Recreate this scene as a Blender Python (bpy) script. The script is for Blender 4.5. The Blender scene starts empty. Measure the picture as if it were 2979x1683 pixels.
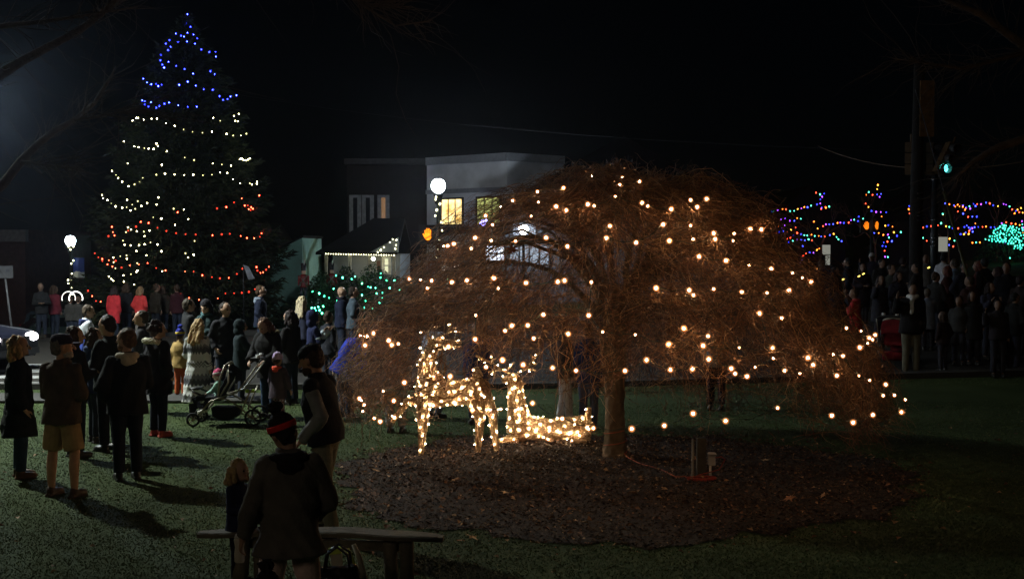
import bpy, math, random
import numpy as np
from mathutils import Vector, Matrix
R = math.radians
random.seed(7); rng = np.random.default_rng(7)
S = bpy.context.scene
COL = S.collection
# ------------------------------------------------------------------ camera
F = 3700.0; CX, CY = 1489.5, 841.5; HC = 2.75
TH = math.atan(123.5/F)
cam = bpy.data.cameras.new('camera'); cam.lens = F/2979*36; cam.sensor_width = 36; cam.clip_end = 2000; cam.clip_start = .1
camo = bpy.data.objects.new('camera', cam); COL.objects.link(camo)
camo.location = (0, 0, HC); camo.rotation_euler = (R(90)-TH, 0, 0); S.camera = camo
# ------------------------------------------------------------------ night sky, faint warm fill standing in for lamplight behind the camera
W = bpy.data.worlds.new('World'); S.world = W; W.use_nodes = True
nt = W.node_tree
sky = nt.nodes.new('ShaderNodeTexSky'); sky.sky_type = 'NISHITA'; sky.sun_disc = False
sky.sun_elevation = R(24); sky.sun_rotation = R(205); sky.ozone_density = 4
bg = nt.nodes['Background']; nt.links.new(sky.outputs[0], bg.inputs[0]); bg.inputs[1].default_value = .00011
sl = bpy.data.lights.new('sun', 'SUN'); sl.energy = .09; sl.angle = R(12); sl.color = (1, .80, .58)
so = bpy.data.objects.new('sun', sl); COL.objects.link(so)
# light travels away from the camera: it comes from behind and a little to the left
d_ = Vector((.42*math.cos(R(24)), .90*math.cos(R(24)), -math.sin(R(24))))
so.rotation_euler = d_.to_track_quat('-Z', 'Y').to_euler()
S.view_settings.view_transform = 'Standard'; S.view_settings.look = 'None'
S.view_settings.exposure = 0; S.view_settings.gamma = 1
S.render.engine = 'CYCLES'
S.cycles.use_denoising = True
S.cycles.max_bounces = 3; S.cycles.diffuse_bounces = 2; S.cycles.glossy_bounces = 2; S.cycles.transmission_bounces = 3
S.cycles.sample_clamp_indirect = 2.0
S.cycles.use_light_tree = True
S.cycles.caustics_reflective = False; S.cycles.caustics_refractive = False
try: S.cycles.pixel_filter_type = 'BLACKMAN_HARRIS'; S.cycles.filter_width = 1.5
except Exception: pass

# ------------------------------------------------------------------ geometry of the view
def ss(a, b, x):
    t = np.clip((x-a)/(b-a), 0, 1); return t*t*(3-2*t)
def terr(X, Y):
    X = np.asarray(X, float); Y = np.asarray(Y, float)
    xc = np.clip(X, -45, 34)
    z = .075*xc*np.where(X > 0, ss(20, 31, Y), ss(36, 56, Y))
    return z
def tz(X, Y): return float(terr(X, Y))
def P(x, y, Y):
    u = (x-CX)/F; v = (CY-y)/F
    dx, dy, dz = u, math.cos(TH)+v*math.sin(TH), -math.sin(TH)+v*math.cos(TH)
    t = Y/dy
    return Vector((dx*t, Y, HC+dz*t))
def proj(p):
    x, y, z = p[0], p[1], p[2]-HC
    f = y*math.cos(TH)-z*math.sin(TH); u = y*math.sin(TH)+z*math.cos(TH)
    return (CX+F*x/f, CY-F*u/f)
def G(x, y):
    lo, hi = 4.0, 300.0
    for i in range(2000):
        Y = 4+i*.15; p = P(x, y, Y)
        if p.z <= tz(p.x, Y):
            return Vector((p.x, Y, tz(p.x, Y)))
    return P(x, y, 300)
def byhead(x, y, H):
    Y = 5.0
    while Y < 120:
        p = P(x, y, Y); g = tz(p.x, Y)
        if p.z-g <= H and y > 720 or (y <= 720 and p.z-g >= H): return Vector((p.x, Y, g))
        Y += .03
    return Vector((p.x, Y, g))

# ------------------------------------------------------------------ materials
MC = {}
def nodes(m): m.use_nodes = True; return m.node_tree, m.node_tree.nodes['Principled BSDF']
def mat(name, col, rough=.8, var=.25, scale=6, bump=.0, bscale=40, metal=0, spec=.3, coord='Object', sheen=0):
    key = (name, tuple(col), rough, var, scale, bump)
    if key in MC: return MC[key]
    m = bpy.data.materials.new(name); t, b = nodes(m)
    b.inputs['Roughness'].default_value = rough; b.inputs['Metallic'].default_value = metal
    b.inputs['Specular IOR Level'].default_value = spec
    if sheen: b.inputs['Sheen Weight'].default_value = sheen
    tc = t.nodes.new('ShaderNodeTexCoord'); n = t.nodes.new('ShaderNodeTexNoise')
    n.inputs['Scale'].default_value = scale; n.inputs['Detail'].default_value = 5
    r = t.nodes.new('ShaderNodeValToRGB')
    c0 = [max(0, c*(1-var)) for c in col]; c1 = [min(1, c*(1+var)) for c in col]
    r.color_ramp.elements[0].position = .3; r.color_ramp.elements[1].position = .7
    r.color_ramp.elements[0].color = (*c0, 1); r.color_ramp.elements[1].color = (*c1, 1)
    t.links.new(tc.outputs[coord], n.inputs['Vector']); t.links.new(n.outputs['Fac'], r.inputs['Fac'])
    t.links.new(r.outputs['Color'], b.inputs['Base Color'])
    if bump:
        n2 = t.nodes.new('ShaderNodeTexNoise'); n2.inputs['Scale'].default_value = bscale; n2.inputs['Detail'].default_value = 4
        bp = t.nodes.new('ShaderNodeBump'); bp.inputs['Strength'].default_value = bump; bp.inputs['Distance'].default_value = .02
        t.links.new(tc.outputs[coord], n2.inputs['Vector']); t.links.new(n2.outputs['Fac'], bp.inputs['Height']); t.links.new(bp.outputs[0], b.inputs['Normal'])
    MC[key] = m; return m
def emis(name, col, strength=1.0, sampling='AUTO'):
    key = (name, tuple(col), strength)
    if key in MC: return MC[key]
    m = bpy.data.materials.new(name); m.use_nodes = True; t = m.node_tree; t.nodes.clear()
    e = t.nodes.new('ShaderNodeEmission'); o = t.nodes.new('ShaderNodeOutputMaterial')
    e.inputs[0].default_value = (*col, 1); e.inputs[1].default_value = strength
    t.links.new(e.outputs[0], o.inputs[0])
    try: m.cycles.emission_sampling = sampling
    except Exception: pass
    MC[key] = m; return m
def bulbmat(name, core, rim, sampling='AUTO'):
    """lit bulb: hottest in the middle, with a dimmer bloom fringe painted on its rim"""
    m = bpy.data.materials.new(name); m.use_nodes = True; t = m.node_tree; t.nodes.clear()
    e = t.nodes.new('ShaderNodeEmission'); o = t.nodes.new('ShaderNodeOutputMaterial')
    lw = t.nodes.new('ShaderNodeLayerWeight'); lw.inputs[0].default_value = .5
    mx = t.nodes.new('ShaderNodeMix'); mx.data_type = 'RGBA'
    mr = t.nodes.new('ShaderNodeMapRange'); mr.inputs[1].default_value = .12; mr.inputs[2].default_value = .40
    t.links.new(lw.outputs['Facing'], mr.inputs[0]); t.links.new(mr.outputs[0], mx.inputs[0])
    mx.inputs[6].default_value = (*core, 1); mx.inputs[7].default_value = (*rim, 1)  # rim colour imitates the bloom fringe around a bright core
    t.links.new(mx.outputs[2], e.inputs[0]); t.links.new(e.outputs[0], o.inputs[0])
    m.cycles.emission_sampling = sampling
    return m
def halomat(name, glow):
    """painted bloom halo around a bulb: one sees through it, and it glows most where it is seen square on"""
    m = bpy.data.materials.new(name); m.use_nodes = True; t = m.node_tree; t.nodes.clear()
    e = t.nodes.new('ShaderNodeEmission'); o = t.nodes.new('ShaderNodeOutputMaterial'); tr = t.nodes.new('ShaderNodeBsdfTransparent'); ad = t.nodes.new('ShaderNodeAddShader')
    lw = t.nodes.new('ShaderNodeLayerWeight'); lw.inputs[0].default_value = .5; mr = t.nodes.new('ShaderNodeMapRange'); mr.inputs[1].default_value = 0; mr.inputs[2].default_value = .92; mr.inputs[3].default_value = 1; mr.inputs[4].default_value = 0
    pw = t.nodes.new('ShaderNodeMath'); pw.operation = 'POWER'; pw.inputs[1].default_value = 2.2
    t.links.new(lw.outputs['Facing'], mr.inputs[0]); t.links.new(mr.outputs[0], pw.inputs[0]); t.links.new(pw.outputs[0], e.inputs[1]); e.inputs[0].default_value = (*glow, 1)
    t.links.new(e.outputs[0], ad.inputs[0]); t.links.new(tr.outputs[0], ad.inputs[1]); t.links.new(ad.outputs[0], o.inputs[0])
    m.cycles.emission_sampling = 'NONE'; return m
def cloth(col, rough=.9, var=.22, bump=.35, name='cloth', scale=9):
    return mat(name, col, rough, var, scale, bump, 60, spec=.15)

# ------------------------------------------------------------------ tags and objects
def tag(o, label=None, cat=None, group=None, kind=None):
    if label: o['label'] = label
    if cat: o['category'] = cat
    if group: o['group'] = group
    if kind: o['kind'] = kind
    return o
def empty(name, loc=(0, 0, 0), rz=0, label=None, cat=None, group=None):
    o = bpy.data.objects.new(name, None); o.empty_display_size = .1; o.location = loc; o.rotation_euler = (0, 0, rz)
    COL.objects.link(o); return tag(o, label, cat, group)
def mkmesh(name, V, Fc):
    me = bpy.data.meshes.new(name); me.from_pydata([tuple(v) for v in V], [], [tuple(f) for f in Fc]); me.update(); return me
def link(name, me, mats, parent=None, loc=None, rot=None, smooth=True):
    o = bpy.data.objects.new(name, me)
    if mats is not None:
        for m in (mats if isinstance(mats, (list, tuple)) else [mats]):
            me.materials.append(m)
    COL.objects.link(o)
    if parent is not None: o.parent = parent
    if loc is not None: o.location = loc
    if rot is not None: o.rotation_euler = rot
    if smooth: me.polygons.foreach_set('use_smooth', [True]*len(me.polygons))
    return o
def struct(name, me, mats, smooth=False):
    return tag(link(name, me, mats, smooth=smooth), kind='structure')

class MB:
    def __init__(s): s.v = []; s.f = []; s.m = []
    def add(s, V, Fc, mi=0):
        n = len(s.v); s.v += [tuple(v) for v in V]; s.f += [tuple(i+n for i in f) for f in Fc]; s.m += [mi]*len(Fc); return s
    def box(s, c, d, rz=0, mi=0, taper=1, rot=None):
        c = Vector(c); V = []
        M = rot if rot is not None else Matrix.Rotation(rz, 3, 'Z')
        for sz in (-1, 1):
            k = 1 if sz < 0 else taper
            for sx, sy in ((-1, -1), (1, -1), (1, 1), (-1, 1)):
                V.append(c+M @ Vector((sx*d[0]/2*k, sy*d[1]/2*k, sz*d[2]/2)))
        return s.add(V, [(0, 3, 2, 1), (4, 5, 6, 7), (0, 1, 5, 4), (1, 2, 6, 5), (2, 3, 7, 6), (3, 0, 4, 7)], mi)
    def tube(s, pts, rad, n=8, mi=0, sq=None, cap=True):
        pts = [Vector(p) for p in pts]; K = len(pts)
        rad = [rad]*K if not hasattr(rad, '__len__') else rad
        V = []; up = Vector((0, 0, 1)); prev = None
        for i, p in enumerate(pts):
            d = (pts[min(i+1, K-1)]-pts[max(i-1, 0)]); d = d.normalized() if d.length > 1e-9 else Vector((0, 0, 1))
            if prev is None: a = (Vector((0, 1, 0)) if abs(d.y) < .9 else Vector((1, 0, 0))).cross(d).normalized()
            else:
                a = prev-d*prev.dot(d); a = a.normalized() if a.length > 1e-6 else d.orthogonal().normalized()
            prev = a; b = d.cross(a)
            for j in range(n):
                t = 2*math.pi*j/n; V.append(p+(a*math.cos(t)+b*math.sin(t)*(sq or 1))*rad[i])
        Fc = [(i*n+j, i*n+(j+1) % n, (i+1)*n+(j+1) % n, (i+1)*n+j) for i in range(K-1) for j in range(n)]
        if cap: Fc += [tuple(range(n-1, -1, -1)), tuple((K-1)*n+j for j in range(n))]
        return s.add(V, Fc, mi)
    def caps(s, p0, p1, r0, r1, n=12, mi=0):
        p0 = Vector(p0); p1 = Vector(p1); d = (p1-p0)
        d = d.normalized() if d.length > 1e-6 else Vector((0, 0, 1))
        pts, rad = [], []
        for t in (-.98, -.7, -.3): pts.append(p0+d*r0*t); rad.append(r0*math.sqrt(1-t*t))
        pts += [p0, p1]; rad += [r0, r1]
        for t in (.3, .7, .98): pts.append(p1+d*r1*t); rad.append(r1*math.sqrt(1-t*t))
        return s.tube(pts, rad, n, mi)
    def ell(s, c, r, rot=None, nu=16, nv=10, mi=0):
        c = Vector(c); r = (r, r, r) if not hasattr(r, '__len__') else r
        M = rot or Matrix.Identity(3); V = [c+M @ Vector((0, 0, r[2]))]
        for i in range(1, nv):
            ph = math.pi*i/nv
            for j in range(nu):
                th = 2*math.pi*j/nu
                V.append(c+M @ Vector((r[0]*math.sin(ph)*math.cos(th), r[1]*math.sin(ph)*math.sin(th), r[2]*math.cos(ph))))
        V.append(c+M @ Vector((0, 0, -r[2]))); L = len(V)-1
        Fc = [(0, 1+j, 1+(j+1) % nu) for j in range(nu)]
        Fc += [(1+i*nu+j, 1+(i+1)*nu+j, 1+(i+1)*nu+(j+1) % nu, 1+i*nu+(j+1) % nu) for i in range(nv-2) for j in range(nu)]
        Fc += [(L, 1+(nv-2)*nu+(j+1) % nu, 1+(nv-2)*nu+j) for j in range(nu)]
        return s.add(V, Fc, mi)
    def rings(s, rg, n=20, mi=0, p=2.3):
        """rg: (cx, cy, z, rx, ry)"""
        V = []
        for cx, cy, z, rx, ry in rg:
            for j in range(n):
                t = 2*math.pi*j/n; c, q = math.cos(t), math.sin(t)
                V.append((cx+rx*math.copysign(abs(c)**(2/p), c), cy+ry*math.copysign(abs(q)**(2/p), q), z))
        K = len(rg)
        Fc = [(i*n+j, i*n+(j+1) % n, (i+1)*n+(j+1) % n, (i+1)*n+j) for i in range(K-1) for j in range(n)]
        Fc += [tuple(range(n-1, -1, -1)), tuple((K-1)*n+j for j in range(n))]
        return s.add(V, Fc, mi)
    def xf(s, M, start=0):
        s.v[start:] = [tuple(M @ Vector(v)) for v in s.v[start:]]; return s
    def mesh(s, name):
        me = mkmesh(name, s.v, s.f)
        if any(s.m): me.polygons.foreach_set('material_index', s.m)
        return me
    def build(s, name, mats, parent=None, smooth=True, loc=None, rot=None):
        return link(name, s.mesh(name), mats, parent, loc, rot, smooth)
def prism(poly, y0, y1):
    """poly in (x,z), extruded along y"""
    n = len(poly); V = [(x, y0, z) for x, z in poly]+[(x, y1, z) for x, z in poly]
    return V, [tuple(range(n)), tuple(range(2*n-1, n-1, -1))]+[(i, n+i, n+(i+1) % n, (i+1) % n) for i in range(n)]
def fuse(mb, name, voxel, smooth=2, fold=0, fscale=14, seed=0, zstretch=.35):
    """union the overlapping closed shapes into ONE continuous surface"""
    me = mb.mesh('tmp'); o = bpy.data.objects.new('tmp', me); COL.objects.link(o)
    m = o.modifiers.new('r', 'REMESH'); m.mode = 'VOXEL'; m.voxel_size = voxel; m.adaptivity = 0
    if smooth:
        k = o.modifiers.new('s', 'SMOOTH'); k.factor = .5; k.iterations = smooth
    dg = bpy.context.evaluated_depsgraph_get(); dg.update()
    out = bpy.data.meshes.new_from_object(o.evaluated_get(dg)); out.name = name
    bpy.data.objects.remove(o); bpy.data.meshes.remove(me)
    if fold:
        n = len(out.vertices); co = np.empty(n*3); no = np.empty(n*3)
        out.vertices.foreach_get('co', co); co = co.reshape(-1, 3)
        out.vertices.foreach_get('normal', no); no = no.reshape(-1, 3)
        rg = np.random.default_rng(seed+11); h = np.zeros(n)
        for k in range(9):
            dv = rg.normal(size=3)*np.array([1, 1, 1.6-zstretch]); q = fscale*(.5+rg.random()*1.5)
            w = co+.03*np.sin(co[:, [1, 2, 0]]*fscale*.7+rg.random(3)*6)
            h += (1-np.abs(np.sin(w @ dv*q*.5+rg.random()*6)))*.5-.18
        co = co+no*(h*fold/2.2)[:, None]
        out.vertices.foreach_set('co', co.ravel()); out.update()
    return out

# strands: many thin three sided twigs as one mesh
def strands_mesh(name, pts, rad, nm=1):
    N, K, _ = pts.shape
    d = np.gradient(pts, axis=1); d /= np.linalg.norm(d, axis=2, keepdims=True)+1e-9
    ref = np.tile(np.array([.31, .52, .79]), (N, K, 1)); a = np.cross(d, ref); a /= np.linalg.norm(a, axis=2, keepdims=True)+1e-9
    b = np.cross(d, a); V = np.empty((N, K, 3, 3))
    for j in range(3):
        t = 2*math.pi*j/3; V[:, :, j] = pts+(a*math.cos(t)+b*math.sin(t))*rad[:, :, None]
    idx = np.arange(N*K*3).reshape(N, K, 3)
    q = []
    for j in range(3):
        j2 = (j+1) % 3
        q.append(np.stack([idx[:, :-1, j], idx[:, :-1, j2], idx[:, 1:, j2], idx[:, 1:, j]], -1).reshape(-1, 4))
    Q = np.concatenate(q); mi = np.tile(np.repeat(np.arange(N)*7 % 11 % nm, K-1), 3) if nm > 1 else None; return npmesh(name, V.reshape(-1, 3), Q, mi)
def npmesh(name, V, Q, mi=None):
    me = bpy.data.meshes.new(name); nf, k = Q.shape
    me.vertices.add(len(V)); me.vertices.foreach_set('co', np.ascontiguousarray(V, dtype=np.float32).ravel())
    me.loops.add(nf*k); me.loops.foreach_set('vertex_index', Q.astype(np.int32).ravel())
    me.polygons.add(nf); me.polygons.foreach_set('loop_start', np.arange(0, nf*k, k, dtype=np.int32))
    try: me.polygons.foreach_set('loop_total', np.full(nf, k, dtype=np.int32))
    except Exception: pass
    if mi is not None: me.polygons.foreach_set('material_index', mi.astype(np.int32))
    me.update(calc_edges=True); me.validate(); return me
def arr(l): return np.array(l, float)

# a string of bulbs: Empty > wire, bulb, bulb.001 ...
BULB = {}
def bulb_mesh(r, kind='ball'):
    key = (round(r, 4), kind)
    if key not in BULB:
        mb = MB()
        if kind == 'ball': mb.ell((0, 0, 0), r, nu=10, nv=7)
        elif kind == 'mini': mb.ell((0, 0, 0), (r, r, r*1.5), nu=6, nv=4)
        else: mb.ell((0, 0, 0), (r, r, r*1.25), nu=6, nv=4)
        BULB[key] = mb
    return BULB[key]
def light_string(name, pts, r, mats, label, group=None, kind='far', wire=True, wr=None, chain=True, sag=.03, loose=None, glow=None, gr=2.):
    pts = [Vector(p) for p in pts]; c = sum(pts, Vector())/len(pts)
    root = empty(name, c, 0, label, 'string lights', group)
    ms = mats if isinstance(mats, (list, tuple)) else [mats]
    globe = halomat('bulb_halo', glow) if glow else None  # glowing shell added around each bulb to imitate lens bloom
    protos = {}
    for i, p in enumerate(pts[:100]):
        k = random.randrange(len(ms))
        if k not in protos:
            mb = bulb_mesh(r, kind); nf = len(mb.f)
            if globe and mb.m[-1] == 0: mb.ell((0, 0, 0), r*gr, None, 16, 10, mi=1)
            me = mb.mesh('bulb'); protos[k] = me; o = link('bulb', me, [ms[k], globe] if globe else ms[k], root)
        else:
            o = bpy.data.objects.new('bulb', protos[k]); COL.objects.link(o); o.parent = root
        o.location = p-c
        o.scale = (random.choice((.55, .72, .85, .95, 1, 1.05)),)*3 if kind == 'ball' else (random.uniform(.7, 1.25),)*3
        o.rotation_euler = (random.uniform(-.6, .6), random.uniform(-.6, .6), 0)
    if wire and len(pts) > 1:
        rest = list(range(len(pts))); cur = min(rest, key=lambda i: pts[i].x); order = [cur]; rest.remove(cur)
        runs = [[]]
        while rest:
            nx = min(rest, key=lambda i: (pts[i]-pts[cur]).length); a, b = pts[cur], pts[nx]
            if (a-b).length < (loose or 2.5):
                up = Vector((0, .02, r*.9)); m = (a+b)/2-Vector((0, 0, sag*(a-b).length))
                runs[-1] += [a-c+up, (a+m)/2-c+up, m-c+up, (m+b)/2-c+up, b-c+up] if not runs[-1] else [(a+m)/2-c+up, m-c+up, (m+b)/2-c+up, b-c+up]
            elif runs[-1]: runs.append([])
            cur = nx; rest.remove(nx)
        for L in runs:
            if L: mb = MB(); mb.tube(L, wr or r*.18, 3); mb.build('wire', mat('wire', (.02, .035, .02), .5), root)
    return root
# ------------------------------------------------------------------ people
ARMS = dict(hang=((.035, -.03, -.29), (.05, .05, -.53)), front=((.07, .03, -.28), (-.10, .26, -.25)),
            fold=((.06, .09, -.27), (-.15, .20, -.16)), pocket=((.11, -.07, -.27), (.04, .09, -.46)),
            phone=((.05, .12, -.25), (-.05, .27, -.04)), reach=((.05, .15, -.23), (.02, .36, -.33)),
            out=((.12, .0, -.27), (.18, .05, -.50)), rail=((.10, .10, -.26), (-.02, .33, -.36)),
            wave=((.14, .08, -.16), (.16, .20, .10)), down=((.04, .05, -.29), (.03, .16, -.52)))
def hand(mb, w, d, n, side, k=1, curl=.5):
    """palm with four separate bent fingers of unequal length and a thumb from its side"""
    d = d.normalized(); n = (n-d*n.dot(d)); n = n.normalized() if n.length > 1e-4 else d.orthogonal().normalized()
    a = d.cross(n).normalized()*side           # thumb side
    rot = Matrix((a, d, n)).transposed()
    mb.ell(w+d*.048*k, (.041*k, .055*k, .016*k), rot, 10, 8)
    mb.caps(w-d*.03*k, w+d*.02*k, .027*k, .024*k, 8)
    for i, (off, L) in enumerate(((.030, .068), (.011, .077), (-.009, .072), (-.028, .056))):
        p0 = w+d*.085*k+a*off*k
        c = curl*(1+.12*i)
        d1 = (d*math.cos(c)+n*math.sin(c)).normalized(); d2 = (d*math.cos(c*2.1)+n*math.sin(c*2.1)).normalized()
        p1 = p0+d1*L*.5*k; p2 = p1+d2*L*.5*k
        mb.caps(p0, p1, .0095*k, .0088*k, 7); mb.caps(p1, p2, .0088*k, .0075*k, 7)
    t0 = w+d*.028*k+a*.034*k; t1 = t0+(d*.7+a*.65+n*.25).normalized()*.038*k; t2 = t1+(d*.9+a*.1+n*.5).normalized()*.030*k
    mb.caps(t0, t1, .013*k, .011*k, 7); mb.caps(t1, t2, .011*k, .009*k, 7)

def person(x, y, H, yaw, label, near=1, top=True, at=None, hs=1.12, jacket=(.02, .02, .022), hem=.78, flare=.02, bulk=.03,
           pants=(.02, .025, .04), shoe=(.02, .018, .016), skin=(.42, .25, .17), hair='short', haircol=(.05, .03, .02),
           hat=None, hatcol=(.02, .02, .03), hat2=None, arms=('hang', 'hang'), lean=0, side=0, hyaw=0, hpitch=0, hroll=0,
           shorts=False, sleeve=None, hood=None, fur=None, beard=None, stance=.10, stride=0, glasses=False, scarf=None,
           sit=None, bare_calf=False, jmat=None, pmat=None, group=None, build=1., loose=1., vest=False, socks=None, ry=0, open_col=None):
    yaw = R(yaw)
    if not near: skin = tuple(c*.55 for c in skin); lean = lean or random.uniform(0, .07); side = side or random.uniform(-.05, .05); hyaw = hyaw or random.uniform(-30, 30)  # far skin darkened to stand in for the dim light there
    s = H/(1.515+.235*hs)
    p = at if at is not None else byhead(x, y, H)
    root = empty('person', p, -yaw, label, 'person', group)
    vox = {2: .0085, 1: .014, 0: .026}[near]; cv = {2: .011, 1: .016, 0: .028}[near]
    seed = random.randrange(9999)
    hz = .95
    U = Matrix.Translation((0, 0, hz)) @ Matrix.Rotation(side, 4, 'Y') @ Matrix.Rotation(-lean, 4, 'X') @ Matrix.Translation((0, 0, -hz))
    nk = Vector((0, .005, 1.50))
    Hm = U @ Matrix.Translation(nk) @ Matrix.Rotation(-R(hyaw), 4, 'Z') @ Matrix.Rotation(-R(hpitch), 4, 'X') @ Matrix.Rotation(R(hroll), 4, 'Y') @ Matrix.Scale(hs, 4)
    dz = 0; legs = []
    if sit is not None:                         # (drop of the hips, knee forward, foot forward, foot height)
        dz = -sit[0]
        for sd in (-1, 1):
            legs.append((Vector((sd*.085, 0, .90+dz)), Vector((sd*.11, sit[1], .90+dz+.03)), Vector((sd*.12, sit[2], sit[3]))))
    else:
        for sd in (-1, 1):
            fy = sd*stride
            legs.append((Vector((sd*.085, 0, .90)), Vector((sd*(stance*.95), fy*.5+.02, .49)), Vector((sd*stance, fy, .085))))
    D = Matrix.Translation((0, 0, dz))
    U = D @ U; Hm = D @ Hm
    Sc = Matrix.Scale(s, 4)
    sh = []; el = []; wr = []
    for sd, an in ((-1, arms[0]), (1, arms[1])):
        e, w = ARMS[an] if isinstance(an, str) else an
        s0 = Vector((sd*.162*build, -.005, 1.395)); sh.append(s0)
        el.append(s0+Vector((sd*e[0], e[1], e[2]))); wr.append(s0+Vector((sd*w[0], w[1], w[2])))
    # --- body
    mb = MB()
    b = build
    mb.rings([(0, 0, .84, .12*b, .08), (0, 0, .92, .155*b, .105), (0, 0, 1.08, .13*b, .09), (0, 0, 1.30, .155*b, .105), (0, -.005, 1.40, .15*b, .09), (0, -.005, 1.46, .07, .06)], 16)
    mb.caps((0, -.012, 1.42), (0, .004, 1.55), .060, .054, 12)
    for i in (0, 1):
        mb.caps(sh[i], el[i], .052, .041, 10); mb.caps(el[i], wr[i], .041, .028, 10)
        hand(mb, wr[i], wr[i]-el[i], Vector((-(-1, 1)[i]*.8, .15, -.25)) if (wr[i]-el[i]).normalized().z < -.6 else Vector((-(-1, 1)[i]*.4, 0, -.8)), (-1, 1)[i]*(1 if (wr[i]-el[i]).normalized().z < -.6 else 1), 1, .45 if near else .3)
    mb.xf(U)
    k = len(mb.v)
    # head, local to the neck joint
    mb.ell((0, .008, .135), (.076, .098, .106), None, 18, 12)
    mb.ell((0, .030, .080), (.060, .068, .075), None, 14, 10)
    mb.caps((0, .104, .135), (0, .125, .098), .009, .015, 8)
    mb.ell((0, .092, .045), (.024, .018, .018), None, 8, 6)
    mb.ell((0, .098, .073), (.026, .010, .006), None, 8, 6)
    mb.ell((0, .088, .155), (.058, .014, .010), None, 10, 6)
    for sd in (-1, 1): mb.ell((sd*.079, -.002, .115), (.010, .020, .031), Matrix.Rotation(sd*.25, 3, 'Z'), 8, 8)
    mb.xf(Hm, k); k = len(mb.v)
    for a, kn, ft in legs:
        mb.caps(a, kn, .082, .056, 12); mb.caps(kn, kn*.6+ft*.4+Vector((0, -.012, 0)), .054, .056, 12); mb.caps(kn*.6+ft*.4+Vector((0, -.012, 0)), ft, .056, .036, 12)
        mb.ell(ft+Vector((0, .05, -.035)), (.038, .11, .035), None, 10, 8)
    mb.xf(Sc)
    me = fuse(mb, 'body', vox*min(1, s+.1), 1)
    sk = mat('skin', skin, .55, .12, 18, .1, 90, spec=.35)
    bo = link('body', me, [sk, mat('eye_dark', (.015, .012, .010), .25, 0), mat('lip', tuple(c*f for c, f in zip(skin, (.85, .5, .5))), .5, .1)], root)
    if near:                                   # eyes and lips are regions of the one face mesh
        n = len(me.polygons); ce = np.empty(n*3); me.polygons.foreach_get('center', ce); ce = ce.reshape(-1, 3)
        mi = np.zeros(n, int)
        for sd in (-1, 1):
            q = arr(Sc @ Hm @ Vector((sd*.031, .094, .127))); d2 = (ce-q); mi[(d2**2).sum(1) < (.0125*s*hs)**2] = 1
        q = arr(Sc @ Hm @ Vector((0, .106, .073))); mi[(np.abs((ce-q) @ np.array([1, 0, 0])) < .024*s) & (((ce-q)**2).sum(1) < (.022*s*hs)**2) & (np.abs((ce-q)[:, 2]) < .008*s*hs)] = 2
        me.polygons.foreach_set('material_index', mi.astype(np.int32))
    # --- trousers or shorts
    mb = MB()
    mb.rings([(0, 0, .80, .10*b, .09), (0, 0, .86, .165*b, .12), (0, -.005, .93, .172*b, .125), (0, 0, 1.02, .155*b, .112), (0, 0, 1.06, .15*b, .108)], 18)
    if sit is not None: mb.xf(D)
    for a, kn, ft in legs:
        if shorts:
            e = a.lerp(kn, .93); mb.tube([a+Vector((0, 0, .03)), a.lerp(e, .5), e], [.105, .108, .110], 14)
        else:
            e = kn.lerp(ft, .97); mb.tube([a+Vector((0, 0, .03)), a.lerp(kn, .55), kn, kn.lerp(ft, .55), e], [.105*loose, .092*loose, .074*loose, .070*loose, .064*loose], 14)
    mb.xf(Sc)
    me = fuse(mb, 'trousers', cv*s, 1, .009, 14, seed, 1.2)
    link('shorts' if shorts else 'trousers', me, pmat or cloth(pants, name='trouser_cloth'), root)
    # --- shoes
    for a, kn, ft in legs:
        mb = MB(); fx = Matrix.Rotation(R(random.uniform(-8, 8)), 3, 'Z')
        f = Vector((ft.x, ft.y, ft.z-.085))
        mb.ell(f+Vector((0, .075, .040)), (.049, .135, .045), fx, 12, 8); mb.ell(f+Vector((0, -.005, .06)), (.045, .06, .06), fx, 12, 8)
        mb.box(f+Vector((0, .055, .012)), (.085, .255, .024))
        mb.xf(Sc); link('shoe', fuse(mb, 'shoe', .014*s if near else .03*s, 1), mat('shoe', shoe, .5, .15), root)
    # --- jacket
    t = bulk
    jm = jmat or cloth(jacket, name='jacket_cloth')
    mb = MB(); rg = []
    hm = hem
    if hm < .80: rg += [(0, 0, hm, .165*b+t+flare, .120+t+flare*.8), (0, 0, (hm+.86)/2, .168*b+t+flare*.6, .122+t+flare*.5)]
    elif hm < .92: rg += [(0, 0, hm, .168*b+t+flare*.5, .122+t)]
    if hm < .92: rg += [(0, 0, .93, .168*b+t, .120+t)]
    else: rg += [(0, 0, hm, .155*b+t, .112+t)]
    rg += [(0, 0, 1.10, .150*b+t*1.0, .108+t), (0, .004, 1.26, .165*b+t, .118+t), (0, 0, 1.36, .170*b+t*.5, .110+t*.8), (0, -.006, 1.42, .135*b+t*.3, .088+t*.6), (0, -.008, 1.465, .080+t*.3, .072+t*.4), (0, -.008, 1.51, .068+t*.3, .066+t*.3)]
    mb.rings(rg, 24)
    for i in (0, 1):
        if vest:
            mb.ell(sh[i], .062+t*.5); continue
        ww = el[i].lerp(wr[i], .95)
        mb.caps(sh[i]+Vector((0, 0, -.005)), el[i], .056+t*.60, .052+t*.55, 12)
        mb.tube([el[i].lerp(sh[i], .04), el[i], el[i].lerp(ww, .5), ww], [.054+t*.5, .056+t*.55, .050+t*.5, .044+t*.4], 12)
    mb.xf(U)
    mb.xf(Sc); jo = link('vest' if vest else ('coat' if hem < .7 else 'jacket'), fuse(mb, 'jacket', cv*s, 2, (.015, .030, .034)[near]*s, 11, seed+5, .6), jm, root)
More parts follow.
